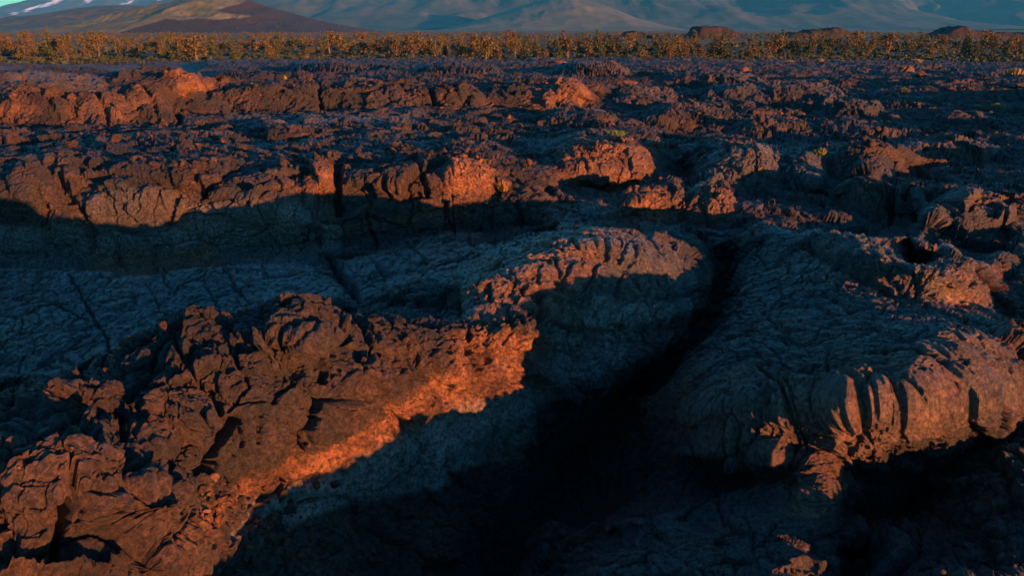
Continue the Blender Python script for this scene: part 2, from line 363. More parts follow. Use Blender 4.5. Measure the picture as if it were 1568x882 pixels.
def blocks(freq, seed, amp, tilt, crack, cw, anis=1.0):
    f1, f2, hs, dx, dy, dz = worley((X + wx + jx) * freq, (Y + wy + jy) * freq, (Z + wz) * freq * anis, seed)
    r1 = ((hs >> np.uint32(3)) & np.uint32(255)).astype(np.float32) / 255 - .5
    r2 = ((hs >> np.uint32(11)) & np.uint32(255)).astype(np.float32) / 255 - .5
    r3 = ((hs >> np.uint32(19)) & np.uint32(255)).astype(np.float32) / 255 - .5
    e = f2 - f1
    return amp * r1 + tilt / freq * (dx * r2 + dy * r3 + dz * r1) - crack * (1 - sstep(0, cw, e)) , e
D = 0.13 * rough * fbm(X * 0.9, Y * 0.9, Z * 0.9, 3, 11)
b1, e1 = blocks(1.15, 21, 0.10, 0.42, 0.07, 0.06)
b2, e2 = blocks(2.9, 22, 0.05, 0.50, 0.035, 0.09)
b3, e3 = blocks(8.0, 23, 0.018, 0.45, 0.014, 0.13)
pat = sstep(-0.25, 0.35, fbm(X * .8, Y * .8, Z * .8, 2, 31))             # some stretches are shattered, others whole
D += rough * (b1 + b2 * (0.65 + 0.65 * pat)) + np.maximum(rough, 0.55) * b3 * (0.9 + 0.5 * (1 - pat))
D += grainy * (0.030 * rough * fbm(X * 3.5, Y * 3.5, Z * 3.5, 3, 41, 0.6) + 0.030 * fbm(X * 11, Y * 11, Z * 11, 4, 43, 0.78))
f1, f2, hs, _, _, _ = worley((X + jx) * 17, (Y + jy) * 17, Z * 17, 44)
D += grainy * 0.022 * (0.5 - f1)
f1, f2, hs, _, _, _ = worley(X * 30, Y * 30, Z * 30, 47)
D -= np.where(dist < 10, 1, 0) * grainy * 0.016 * (1 - sstep(0.15, 0.42, f1)) * ((hs & np.uint32(7)) < 4) * (0.3 + 0.7 * pat)
rope = fbm(X * 0.9, Y * 0.9, Z * 0.9, 2, 46)
D += 0.014 * (1.1 - rough) * np.sin(2 * np.pi * (Y * 2.2 + X * 0.9 + rope * 2.0) + 3 * jx / 0.05) * (dist < 25)
plated = region_field(0.0, [(1.0, DOME), (1.0, LOBE), (0.5, LUMP), (0.8, SLAB), (0.8, SLAB2), (0.9, [(1062,296),(1066,245),(1120,222),(1225,233),(1270,268),(1272,303)]), (0.9, [(842,262),(848,222),(952,205),(1003,216),(1010,270),(860,286)]), (0.7, [(1265,335),(1268,240),(1340,228),(1412,300),(1405,335)]), (0.8, [(1405,360),(1402,325),(1520,298),(1560,350)])])
D -= plated * (0.038 * (1 - sstep(0, 0.05, e1)) + 0.028 * (1 - sstep(0, 0.075, e2)) * (0.4 + 0.6 * pat))
# clinker farther out
hm = 1.3 * fbm(X * 0.10, Y * 0.30, Z * 0.2, 3, 51, 0.45, ridged=True) + 0.4 * fbm(X * 0.3, Y * 0.7, Z * .3, 2, 58, .5)
fr = np.where(dist > 45, 0.75, 1.3).astype(np.float32); fr = 1.3 - 0.6 * sstep(25, 80, dist)
cl = worley(X * fr + wx * 2, Y * fr + wy * 2, Z * 1.3, 55)
pm = sstep(-0.05, 0.30, fbm(X * 0.10, Y * 0.22, Z * 0, 3, 57))
D += far * (0.40 * hm + pm * (0.34 * (0.5 - cl[0]) + 0.10 * fbm(X * 2.0, Y * 1.4, Z * 2.0, 2, 52, 0.6)) + (1 - pm) * 0.05 * fbm(X * 2.0, Y * 2, Z, 2, 53))
edge = np.clip((dist - 102 - 8 * fbm(X * 0.06, Y * 0.05, Z * 0, 3, 59)) / 22, 0, 1); Z = Z - 1.3 * edge * edge
D *= 1 - 0.75 * hidden
# the swellings one can count
def swell(px, py, rx, ry, amp):
    global D
    r0, r1 = np.searchsorted(-cy, [-(py + ry), -(py - ry)]); c0, c1 = np.searchsorted(cx, [px - rx, px + rx]); sl = (slice(r0, r1), slice(c0, c1))
    e = 1 - ((bpx[sl] + 3 * jx[sl] / .05 * (1 - hidden[sl]) - px) / rx) ** 2 - ((bpy_[sl] + 3 * jy[sl] / .05 * (1 - hidden[sl]) - py) / ry) ** 2
    D[sl] += amp * np.clip(e, 0, 1) ** (0.5 if rx < 95 else 0.9)
HUMPS = [(1130,166,62,13,.55),(1232,160,64,16,.65),(1305,176,52,13,.5),(1385,158,62,9,.45),(1050,187,72,11,.4),(1450,242,92,15,.4),(1100,131,72,8,.6),(905,118,62,6,.7),(985,164,52,10,.4),(700,117,72,6,.6),(505,114,62,5,.6),(885,190,60,8,.35),(1330,208,80,9,.3),(1180,203,60,8,.3),(1500,190,70,8,.35)]
for b_s in [(900,425,185,82,.22),(1380,605,210,110,.14),(1330,615,105,92,.10),(1455,590,96,90,.10),(1140,610,120,105,.20),(50,285,38,25,.25),(105,270,22,25,.22),(205,316,78,40,.2),(95,350,40,25,.22),(410,302,90,40,.16),(490,290,28,36,.22),(640,275,110,28,.18),(720,278,45,24,.15),
 (130,630,75,52,.10),(265,650,78,68,.10),(90,740,105,72,.10),(180,810,58,75,.12),(225,785,48,62,.08),(470,512,62,46,.13),(300,540,62,46,.09),(560,612,65,32,.08),(700,558,42,40,.08),(790,520,42,26,.12),(770,572,26,34,.08),
 (740,455,44,22,.08),(1130,262,65,36,.35),(1235,268,34,28,.25),(1325,258,52,28,.40),(1330,308,44,27,.35),(1392,308,24,22,.35),(1480,332,74,30,.35),
 (400,158,52,17,.35),(480,158,40,16,.3),(560,156,60,18,.35),(640,158,50,16,.3),(690,161,28,16,.35),(722,161,20,16,.3),(870,158,24,18,.45),(840,164,14,11,.35),
 (60,172,62,20,.4),(160,172,50,20,.4),(235,162,42,26,.45),(1000,305,50,16,.2),(1085,318,40,20,.2),(930,245,80,36,.25)] + HUMPS: swell(*b_s)
# the gashes and clefts one can count
def gash(line, width, depth):
    global D
    xs = [p[0] for p in line]; ys = [p[1] for p in line]; m = width * 3
    r0, r1 = np.searchsorted(-cy, [-(max(ys) + m), -(min(ys) - m)]); c0, c1 = np.searchsorted(cx, [min(xs) - m, max(xs) + m])
    if r1 <= r0 or c1 <= c0: return
    sl = (slice(r0, r1), slice(c0, c1))
    qx = bpx[sl] + (1 - hidden[sl]) * jx[sl] * 260 / np.maximum(dist[sl], 3) * 6; qy = bpy_[sl] + (1 - hidden[sl]) * jy[sl] * 260 / np.maximum(dist[sl], 3) * 4
    best = np.full(qx.shape, 1e9, np.float32)
    for (ax, ay), (bx, by) in zip(line[:-1], line[1:]):
        t = np.clip(((qx - ax) * (bx - ax) + (qy - ay) * (by - ay)) / ((bx - ax) ** 2 + (by - ay) ** 2), 0, 1)
        best = np.minimum(best, np.hypot(qx - ax - t * (bx - ax), qy - ay - t * (by - ay)))
    D[sl] -= depth * (1 - sstep(0.25, 1.0, best / width))
for line, w, d in [
 ([(105,421),(120,446),(136,474),(153,498),(167,532)],3.5,.07), ([(224,430),(245,474),(282,484)],2.5,.03), ([(313,433),(335,474)],3,.04), ([(343,409),(369,453)],4,.06),
 ([(20,460),(68,457),(116,481),(136,491)],3,.05), ([(503,393),(520,420),(541,444)],10,.28), ([(625,372),(652,402)],4,.08), ([(718,363),(732,380)],5,.1), ([(560,385),(590,425)],3,.05),
 ([(841,453),(868,474),(906,481),(943,474),(998,467),(1032,460),(1066,447)],6,.10), ([(845,416),(848,440),(853,457)],4,.07), ([(875,385),(892,399),(909,413)],4,.05),
 ([(933,447),(935,470)],3,.06), ([(943,484),(943,525)],3,.05), ([(896,515),(940,525),(984,525)],3,.05), ([(960,395),(990,430),(1000,455)],3,.04),
 ([(218,582),(185,660),(185,718)],8,.16), ([(296,585),(340,633),(343,664)],7,.12), ([(185,726),(218,728),(248,759),(272,779)],6,.10), ([(184,728),(173,772),(190,827)],5,.08),
 ([(119,745),(95,786),(92,834),(95,875)],14,.28), ([(20,660),(68,670),(102,684),(136,686)],5,.07), ([(61,666),(99,662),(145,680)],9,.16), ([(357,643),(327,684),(299,728)],14,.18),
 ([(355,677),(367,718)],4,.06), ([(374,725),(367,752)],4,.07), ([(112,684),(109,735)],4,.07), ([(20,694),(61,711),(102,718)],4,.06), ([(248,800),(252,840)],4,.06),
 ([(530,525),(492,549),(495,580)],9,.18), ([(638,542),(642,576)],5,.08), ([(686,532),(689,572)],5,.08), ([(712,530),(744,582)],9,.20), ([(732,520),(757,549)],8,.16), ([(718,498),(722,516)],6,.10),
 ([(424,602),(455,585)],6,.09), ([(390,680),(393,640)],5,.08), ([(468,643),(472,674)],5,.08), ([(584,657),(625,643)],6,.10), ([(270,520),(285,560),(270,600)],6,.09), ([(360,545),(380,600),(350,630)],5,.07),
 ([(700,455),(702,475)],5,.10), ([(745,450),(750,470)],4,.07), ([(800,490),(815,505)],8,.15), ([(822,465),(835,500)],9,.22),
 ([(1233,375),(1280,406),(1324,426),(1362,447),(1379,457)],9.0,0.110), ([(1352,484),(1352,470),(1379,457),(1426,457)],3.0,0.033), ([(1464,470),(1484,498),(1491,511)],3.8,0.044),
 ([(1433,409),(1420,436),(1403,447)],4.5,0.044), ([(1474,464),(1440,402)],3.8,0.044), ([(1250,470),(1280,484)],4.5,0.044), ([(1175,589),(1212,626),(1236,681)],6.0,0.083), ([(1188,619),(1185,681)],3.0,0.033),

 ([(1160,540),(1200,590)],3.0,0.033),
 ([(95,280),(119,324),(139,355),(143,379)],10,.30), ([(190,314),(218,345)],4,.08), ([(272,300),(258,341)],8,.16), ([(517,259),(514,299),(518,320)],10,.40), ([(60,300),(75,340)],6,.15),
 ([(300,265),(310,300)],7,.18), ([(590,285),(600,305)],6,.15), ([(640,262),(655,296)],6,.18), ([(560,325),(575,370)],6,.12), ([(680,306),(690,350)],5,.12), ([(790,310),(800,345)],5,.12),
 ([(1345,290),(1365,330)],8,.2), ([(1375,292),(1400,330)],8,.25), ([(220,150),(240,185)],6,.2), ([(150,160),(165,188)],6,.2), ([(70,165),(90,188)],6,.2), ([(490,145),(492,170)],6,.3),
 ([(660,145),(665,170)],6,.3), ([(255,150),(275,185)],8,.3),
]: gash(line, w, d)
rust_sunglow = region_field(0.10, [(0.13, RIDGE), (1.15, [(270,850),(300,790),(390,730),(560,660),(640,600),(700,560),(690,500),(760,500),(840,520),(830,600),(690,632),(560,697),(440,740),(345,776)]),  # sunlight painted as orange along lip and lit faces; other patches are rust
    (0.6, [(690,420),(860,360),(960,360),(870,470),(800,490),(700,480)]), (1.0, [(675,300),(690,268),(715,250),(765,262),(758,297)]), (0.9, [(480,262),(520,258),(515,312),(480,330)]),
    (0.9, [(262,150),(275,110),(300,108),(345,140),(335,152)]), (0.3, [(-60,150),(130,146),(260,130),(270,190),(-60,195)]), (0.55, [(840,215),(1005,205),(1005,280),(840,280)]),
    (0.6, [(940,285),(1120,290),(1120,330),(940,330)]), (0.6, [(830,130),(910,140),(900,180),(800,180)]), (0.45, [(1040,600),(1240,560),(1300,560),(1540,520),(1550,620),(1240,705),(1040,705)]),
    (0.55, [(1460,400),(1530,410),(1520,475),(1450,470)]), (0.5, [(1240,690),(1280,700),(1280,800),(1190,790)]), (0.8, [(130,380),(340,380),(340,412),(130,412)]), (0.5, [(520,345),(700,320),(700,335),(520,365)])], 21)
skin = region_field(0.12, [(0.42, [(hx + rx * math.cos(a), hy - ry * .35 + ry * .7 * math.sin(a)) for a in np.linspace(0, 6.2, 12)]) for hx, hy, rx, ry, _ in HUMPS] + [(0.55, SLAB), (0.55, SLAB2), (0.9, DOME), (0.9, FACE), (0.5, LOBE), (0.95, LUMP), (0.5, [(130,296),(290,290),(290,350),(140,350)]), (0.5, [(290,310),(490,310),(470,345),(290,350)]),
    (0.7, [(10,126),(150,126),(170,145),(10,152)]), (0.7, [(1062,296),(1066,245),(1120,222),(1225,233),(1270,268),(1272,303)]), (0.5, [(1405,360),(1402,325),(1520,298),(1560,350)]), (0.6, [(350,185),(640,182),(640,194),(350,192)]), (0.35, [(880,800),(1060,795),(1060,890),(860,890)])], 15)
shade_lift = region_field(0.0, [(1.0, FACE), (0.12, [(130,300),(290,293),(290,345),(200,350),(140,340)]), (0.55, [(-60,345),(480,350),(520,340),(520,380),(480,395),(-60,400)]), (0.5, [(290,310),(490,318),(470,345),(290,350)]), (0.55, [(845,480),(1060,460),(1050,520),(845,600)]), (0.4, [(95,335),(130,340),(120,370),(95,365)])], 11)  # pale tone painted on shaded faces in place of missing skylight
shade_lift = np.clip(shade_lift * (1 + 0.5 * fbm(X * 1.6, Y * 1.6, Z * 1.6, 3, 64)), 0, 1)
skin = np.clip(skin - 0.1 * far + 0.3 * (1 - 0.5 * far) * fbm(X * 0.7, Y * 0.7, Z * 0.7, 3, 62), 0, 1)
rust_sunglow = np.clip(rust_sunglow - 0.10 * far + 0.42 * fbm(X * 1.3, Y * 1.3, Z * 1.3, 3, 61), 0, 1)
X = X + N[..., 0] * D; Y = Y + N[..., 1] * D; Z = Z + N[..., 2] * D
print("detail", round(time.time() - T0, 1))

# ------------------------------------------------------------------ materials
def new_mat(name):
    m = bpy.data.materials.new(name); m.use_nodes = True
    return m, m.node_tree.nodes, m.node_tree.links, m.node_tree.nodes["Principled BSDF"]
def lava_material():
    m, n, l, p = new_mat("basalt_crust")
    geo = n.new("ShaderNodeNewGeometry")
    def nz(scale, detail, rough=0.6):
        t = n.new("ShaderNodeTexNoise"); t.inputs["Scale"].default_value = scale; t.inputs["Detail"].default_value = detail; t.inputs["Roughness"].default_value = rough
        l.new(geo.outputs["Position"], t.inputs["Vector"]); return t.outputs[0]
    def ramp(src, lo, hi, c1, c2):
        r = n.new("ShaderNodeValToRGB"); r.color_ramp.elements[0].position = lo; r.color_ramp.elements[1].position = hi
        r.color_ramp.elements[0].color = (*c1, 1); r.color_ramp.elements[1].color = (*c2, 1); l.new(src, r.inputs[0]); return r.outputs[0]
    def mix(fac, c1, c2, blend='MIX'):
        mx = n.new("ShaderNodeMix"); mx.data_type = 'RGBA'; mx.blend_type = blend
        if isinstance(fac, float): mx.inputs[0].default_value = fac
        else: l.new(fac, mx.inputs[0])
        l.new(c1, mx.inputs[6]); l.new(c2, mx.inputs[7]); return mx.outputs[2]
    at = n.new("ShaderNodeAttribute"); at.attribute_name = "rust_sunglow"
    base = ramp(nz(0.7, 6), 0.35, 0.68, (0.012, 0.0125, 0.0135), (0.034, 0.031, 0.030))
    at3 = n.new("ShaderNodeAttribute"); at3.attribute_name = "shade_lift"
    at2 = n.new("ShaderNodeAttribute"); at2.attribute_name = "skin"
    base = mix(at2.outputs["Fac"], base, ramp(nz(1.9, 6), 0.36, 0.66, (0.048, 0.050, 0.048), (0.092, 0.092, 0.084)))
    base = mix(at3.outputs["Fac"], base, ramp(nz(2.3, 6), 0.36, 0.66, (0.19, 0.19, 0.175), (0.33, 0.32, 0.295)))  # lighter grey that lifts the shaded faces
    rust_sun_col = ramp(nz(2.5, 6), 0.35, 0.68, (0.075, 0.034, 0.023), (0.36, 0.165, 0.072))  # rust colours, bright end raised for the sunlight painted on the lip
    col = mix(at.outputs["Fac"], base, rust_sun_col)
    col = mix(1.0, col, ramp(nz(24, 8, 0.75), 0.42, 0.60, (0.35, 0.35, 0.35), (1.7, 1.65, 1.6)), 'MULTIPLY')
    l.new(col, p.inputs["Base Color"]); rr_ = n.new("ShaderNodeMapRange"); rr_.inputs[1].default_value = 0.40; rr_.inputs[2].default_value = 0.60; rr_.inputs[3].default_value = 0.26; rr_.inputs[4].default_value = 0.62
    l.new(nz(11, 5, 0.7), rr_.inputs[0])
    gl = n.new("ShaderNodeMath"); gl.operation = 'MULTIPLY_ADD'; gl.inputs[1].default_value = 1.1; gl.inputs[2].default_value = 0.26; gl.use_clamp = True
    l.new(at2.outputs["Fac"], gl.inputs[0])                                  # glassy skin shines, clinker does not
    rm = n.new("ShaderNodeMix"); rm.data_type = 'FLOAT'; l.new(gl.outputs[0], rm.inputs[0]); rm.inputs[2].default_value = 0.85; l.new(rr_.outputs[0], rm.inputs[3]); l.new(rm.outputs[0], p.inputs["Roughness"])
    sm_ = n.new("ShaderNodeMath"); sm_.operation = 'MULTIPLY_ADD'; sm_.inputs[1].default_value = 0.45; sm_.inputs[2].default_value = 0.2
    l.new(gl.outputs[0], sm_.inputs[0]); l.new(sm_.outputs[0], p.inputs["Specular IOR Level"])
    bp = n.new("ShaderNodeBump"); bp.inputs["Strength"].default_value = 1.0; bp.inputs["Distance"].default_value = 0.16
    l.new(nz(30, 8, 0.75), bp.inputs["Height"]); l.new(bp.outputs[0], p.inputs["Normal"])
    return m
M_LAVA = lava_material()

def grid_mesh(name, X, Y, Z, mat):
    R, Cc = X.shape
    idx = np.arange(R * Cc, dtype=np.int32).reshape(R, Cc)
    q = np.stack([idx[:-1, :-1], idx[:-1, 1:], idx[1:, 1:], idx[1:, :-1]], -1).reshape(-1, 4)
    return mesh_from(name, np.stack([X, Y, Z], -1).reshape(-1, 3), q, mat)
def mesh_from(name, co, quads, mat, parent=None):
    me = bpy.data.meshes.new(name)
    me.vertices.add(len(co)); me.vertices.foreach_set("co", np.ascontiguousarray(co, np.float32).ravel())
    k = quads.shape[1]
    me.loops.add(quads.size); me.loops.foreach_set("vertex_index", np.ascontiguousarray(quads, np.int32).ravel())
    me.polygons.add(len(quads)); me.polygons.foreach_set("loop_start", np.arange(0, quads.size, k, dtype=np.int32))
    me.polygons.foreach_set("use_smooth", np.ones(len(quads), bool))
    me.update(calc_edges=True)
    if mat: me.materials.append(mat)
    o = bpy.data.objects.new(name, me); C.objects.link(o)
    if parent: o.parent = parent
    return o
FORM = [  # name, category, label, outline
 ("lava_ridge", "lava ridge", "knobbly russet lava ridge with a glowing orange lower lip, left of the black crevice", RIDGE),
 ("lava_lump", "lava lump", "grey rough-skinned lava lump with a rounded end, on top of the right-hand lobe", LUMP),
 ("lava_dome", "lava dome", "cracked oval lava dome, reddish left half and blue-grey right half, at the centre", DOME),
 ("lava_lobe", "lava lobe", "broad swollen lava lobe with cracked crust and arched lit brow, right of the crevice", LOBE),
 ("lava_slab", "lava slab", "smooth wide blue-grey lava slab with diagonal cracks, behind the russet ridge", SLAB),
 ("lava_slab", "lava slab", "small blue lava slab between the diagonal cleft and the cracked dome", SLAB2),
 ("lava_ridge", "lava ridge", "long lit lava ridge with clefts and grey undercut wall, behind the wide blue slab", [(-60,300),(-60,225),(200,225),(360,232),(505,235),(516,262),(514,312),(470,345),(300,365),(-60,365)]),
 ("lava_ridge", "lava ridge", "lava ridge with one glowing orange face, behind the small blue slab and the dome", [(516,255),(560,225),(760,225),(838,285),(840,306),(660,304),(518,318)]),
 ("lava_hummock", "lava hummock", "reddish gently domed lava hummock with a bright green cushion plant on its far edge", [(842,262),(848,222),(880,210),(952,205),(1003,216),(1010,270),(985,282),(860,286)]),
 ("lava_outcrop", "lava outcrop", "far-left red lava outcrop of cracked blocks rising to one bright orange peak", [(-60,192),(-60,146),(110,144),(185,128),(250,110),(292,106),(345,142),(330,180),(200,193)]),
 ("lava_ridge", "lava ridge", "low distant red-brown lava ridge, thin and level, right of the orange-peaked outcrop", [(350,176),(348,142),(500,138),(640,136),(740,146),(800,138),(870,138),(905,150),(895,172),(700,180)]),
 ("lava_hummock", "lava hummock", "blue-grey lava hummock with pale top, behind the crevice head and right of the cushion plant", [(1062,296),(1066,245),(1120,222),(1175,219),(1225,233),(1270,268),(1272,303),(1150,303)]),
 ("lava_hummock", "lava hummock", "small round dark lava hummock just right of the yellow-green tuft", [(1268,285),(1272,255),(1295,237),(1332,229),(1378,246),(1388,274),(1330,278)]),
 ("lava_hummock", "lava hummock", "paired dark lava toes with small lit right cheeks, in front of the round dark hummock", [(1283,330),(1286,298),(1340,281),(1390,284),(1412,300),(1405,332),(1340,338)]),
 ("lava_hummock", "lava hummock", "striated blue lava hummock in shade at the far right edge, above the grey lump", [(1405,360),(1402,325),(1450,316),(1520,298),(1555,308),(1560,350),(1480,360)]),
 ("lava_hummock", "lava hummock", "rough clinkery lava hummock in shade at the bottom, in front of the swollen lobe", [(885,890),(925,800),(1050,795),(1180,790),(1275,800),(1275,890)]),
 ("lava_hummock", "lava hummock", "dark smooth-sided lava hummock in the bottom right corner", [(1395,890),(1410,800),(1440,735),(1500,722),(1640,690),(1640,890)]),
]
idx = np.arange(NR * NC, dtype=np.int32).reshape(NR, NC)
quads = np.stack([idx[:-1, :-1], idx[:-1, 1:], idx[1:, 1:], idx[1:, :-1]], -1).reshape(-1, 4)
jxp = 5 * jx / 0.05 * np.clip(8 / dist, 0.15, 1); jyp = 4 * jy / 0.05 * np.clip(8 / dist, 0.15, 1)
fx_ = (bpx + jxp)[:-1, :-1].ravel(); fy_ = (bpy_ + jyp)[:-1, :-1].ravel()
owner = np.zeros(len(quads), np.int16)
for k, (nm, cat, lab, poly) in enumerate(FORM):
    owner[inside(poly, fx_, fy_) & (owner == 0)] = k + 1
CO = np.stack([X, Y, Z], -1).reshape(-1, 3); RU = np.ascontiguousarray(rust_sunglow, np.float32).ravel(); SK = np.ascontiguousarray(skin, np.float32).ravel(); BK = np.ascontiguousarray(shade_lift, np.float32).ravel()
NRM = normals(X, Y, Z)
def sub_sheet(name, k):
    q = quads[owner == k]
    used, inv = np.unique(q, return_inverse=True)
    o = mesh_from(name, CO[used], inv.reshape(-1, 4), M_LAVA)
    ra = o.data.attributes.new("rust_sunglow", 'FLOAT', 'POINT'); ra.data.foreach_set("value", RU[used])
    ra = o.data.attributes.new("skin", 'FLOAT', 'POINT'); ra.data.foreach_set("value", SK[used])
    ra = o.data.attributes.new("shade_lift", 'FLOAT', 'POINT'); ra.data.foreach_set("value", BK[used])
    o.data.normals_split_custom_set_from_vertices(NRM.reshape(-1, 3)[used])
    return o
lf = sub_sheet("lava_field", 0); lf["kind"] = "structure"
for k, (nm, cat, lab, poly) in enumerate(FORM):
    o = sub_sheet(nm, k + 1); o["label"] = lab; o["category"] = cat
print("mesh", round(time.time() - T0, 1))

# ------------------------------------------------------------------ plain, hills and mountains
rng = np.random.default_rng(7)
def colour_mat(name, c1, c2, scale, rough=0.9, lo=0.4, hi=0.62, detail=6):
    m, n, l, p = new_mat(name)
    geo = n.new("ShaderNodeNewGeometry"); t = n.new("ShaderNodeTexNoise"); t.inputs["Scale"].default_value = scale; t.inputs["Detail"].default_value = detail; t.inputs["Roughness"].default_value = .65
    l.new(geo.outputs["Position"], t.inputs["Vector"])
    r = n.new("ShaderNodeValToRGB"); r.color_ramp.elements[0].position = lo; r.color_ramp.elements[1].position = hi
    r.color_ramp.elements[0].color = (*c1, 1); r.color_ramp.elements[1].color = (*c2, 1)
    l.new(t.outputs[0], r.inputs[0]); l.new(r.outputs[0], p.inputs["Base Color"]); p.inputs["Roughness"].default_value = rough
    p.inputs["Specular IOR Level"].default_value = 0.15
    return m
M_PLAIN = colour_mat("sage_plain", (0.022, 0.027, 0.015), (0.085, 0.075, 0.042), 0.09)
M_OLIVE = colour_mat("olive_grass_slope", (0.050, 0.056, 0.030), (0.095, 0.092, 0.050), 0.02)
M_CINDER = colour_mat("dark_cinder", (0.030, 0.018, 0.020), (0.055, 0.030, 0.030), 0.05)
M_RANGE = colour_mat("mountain_scrub", (0.014, 0.026, 0.028), (0.052, 0.052, 0.044), 0.005)
M_DARKHILL = colour_mat("wooded_hill", (0.025, 0.03, 0.025), (0.06, 0.05, 0.045), 0.03)

def sheet(name, xs, ys, zf, mat):
    Xs, Ys = np.meshgrid(xs, ys); Zs = zf(Xs.astype(np.float32), Ys.astype(np.float32))
    o = grid_mesh(name, Xs, Ys, Zs, mat); o["kind"] = "structure"; return o
def plain_z(X, Y):
    d = np.sqrt(X * X + Y * Y)
    z = 0.25 * fbm(X * 0.02, Y * 0.02, X * 0, 3, 81) * np.clip(d / 300, 0, 1)
    return z - 0.25 - 1.6 * np.clip((108 - d) / 10, 0, 1) - 3.4 * np.clip((98 - d) / 30, 0, 1)
th = np.linspace(-math.pi * 0.98, math.pi * 0.98, 260); rr = np.r_[np.geomspace(95, 900, 120), np.geomspace(950, 30000, 40)]
TH, RR = np.meshgrid(th, rr)
PXx = RR * np.sin(TH); PYy = RR * np.cos(TH)
pl = grid_mesh("plain", PXx, PYy, plain_z(PXx.astype(np.float32), PYy.astype(np.float32)), M_PLAIN); pl["kind"] = "structure"


def zat(py, Yd):
    b = (441 - np.asarray(py, float)) / F_PX
    return CAM_Z + Yd * (-SP + b * CP) / (CP + b * SP)
def xat(px, py, Yd):
    b = (441 - np.asarray(py, float)) / F_PX
    return (np.asarray(px, float) - 784) / F_PX * Yd / (CP + b * SP)
def hill(name, Yd, W, prof, mat, nx, ny, noise, front=1.0, power=1.0, seed=0):
    """a hill whose skyline has been surveyed at distance Yd; it falls away over W metres to the front and the back"""
    pr = np.array(prof, float); xs = xat(pr[:, 0], pr[:, 1], Yd); zs = np.maximum(zat(pr[:, 1], Yd), -3)
    gx = np.linspace(xs[0], xs[-1], nx); gt = np.linspace(-1, 1, ny)
    T, Xs = np.meshgrid(gt, gx, indexing='ij')
    Ys = Yd + np.where(T < 0, T * W * front, T * W)
    Xw = Xs.astype(np.float32); Yw = Ys.astype(np.float32)
    Xq = Xs * Ys / Yd if False else Xs
    z0 = np.interp(Xq.ravel(), xs, zs).reshape(Xq.shape)
    fall = np.clip(1 - np.abs(T), 0, 1) ** power; fall = fall * fall * (3 - 2 * fall) * 0.5 + fall * 0.5
    amp, wl, st = noise
    n = fbm(Xw / wl, Yw / (wl * st), Xw * 0 + seed, 5, 90 + seed, 0.5, ridged=True)
    z = -3 + (z0 + 3) * fall + amp * (n - 0.15) * np.clip((z0 + 3) / 40, 0, 1) * (4 * fall * (1 - fall) + 0.12)
    o = grid_mesh(name, Xs, Ys, z, mat); o["kind"] = "structure"
    return o, (gx, gt, z, Yd, W, front)
def hill_height(h, x, y):
    gx, gt, z, Yd, W, front = h
    t = (y - Yd) / W; t = t / front if t < 0 else t
    if abs(t) >= 1 or x < gx[0] or x > gx[-1]: return -9
    i = min(int((x - gx[0]) / (gx[1] - gx[0])), len(gx) - 2); j = min(int((t + 1) / (gt[1] - gt[0])), len(gt) - 2)
    return float(z[j, i])
def stain(o, polys, name="stain"):
    co = np.empty(len(o.data.vertices) * 3, np.float32); o.data.vertices.foreach_get("co", co); co = co.reshape(-1, 3)
    px, py = project(co[:, 0], co[:, 1], co[:, 2])
    v = np.zeros(len(co), np.float32)
    wob = 2.2 * fbm(co[:, 0] * 0.02, co[:, 1] * 0.02, co[:, 2] * 0.05, 4, 77)
    for p in polys: v[inside(p, px + wob * 2, py + wob)] = 1
    at = o.data.attributes.new(name, 'FLOAT', 'POINT'); at.data.foreach_set("value", v)
def stained(m, name, col, scale=0.03):
    n, l = m.node_tree.nodes, m.node_tree.links; p = n["Principled BSDF"]
    at = n.new("ShaderNodeAttribute"); at.attribute_name = name
    mx = n.new("ShaderNodeMix"); mx.data_type = 'RGBA'
    src = p.inputs["Base Color"].links[0].from_socket
    l.new(at.outputs["Fac"], mx.inputs[0]); l.new(src, mx.inputs[6]); mx.inputs[7].default_value = (*col, 1); l.new(mx.outputs[2], p.inputs["Base Color"])
    return m
M_SNOWY = stained(colour_mat("blue_scree", (0.035, 0.045, 0.05), (0.07, 0.07, 0.07), 0.003), "stain", (0.75, 0.75, 0.78))
stained(M_OLIVE, "stain", (0.022, 0.015, 0.019))
hill("range", 5600, 2400, [(-900,47),(150,47),(250,40),(320,20),(420,-8),(500,-35),(700,-60),(1000,-50),(1200,-30),(1300,-12),(1345,-1),(1365,3),(1385,-2),(1400,1),(1420,6),(1440,9),(1460,13),(1500,11),(1540,16),(1568,18),(1640,22),(1900,16),(2400,30)],
     M_RANGE, 900, 300, (170, 620, 2.4), 1.0, 1.5, 3)
sn, _ = hill("snow_mountain", 9000, 3000, [(-500,38),(-100,31),(0,21),(15,19),(33,12),(60,6),(95,-6),(150,-22),(250,-45),(400,-70),(560,-60),(800,-40)], M_SNOWY, 400, 120, (120, 900, 2.0), 1.0, 1.2, 5)
stain(sn, [[(36,15),(48,11),(66,6),(80,1),(96,-6),(110,-8),(90,2),(70,9),(52,13),(40,18)], [(18,20),(27,18),(24,21)], [(121,8),(130,0),(140,-6),(145,-6),(133,2),(125,8)], [(196,5),(198,-4),(202,-4),(200,6)], [(244,2),(240,-6),(246,-6),(252,9)], [(183,6),(190,3),(192,7)], [(150,-5),(165,-12),(170,-8)]])
hill("hill_wooded", 2400, 500, [(-160,44),(-60,40),(0,37),(33,28),(51,22),(69,24),(102,17),(128,11),(153,8),(179,7),(217,8),(242,11),(280,18),(330,28),(400,40),(460,47)], M_DARKHILL, 300, 60, (8, 90, 1.0), 1.0, 1.0, 7)
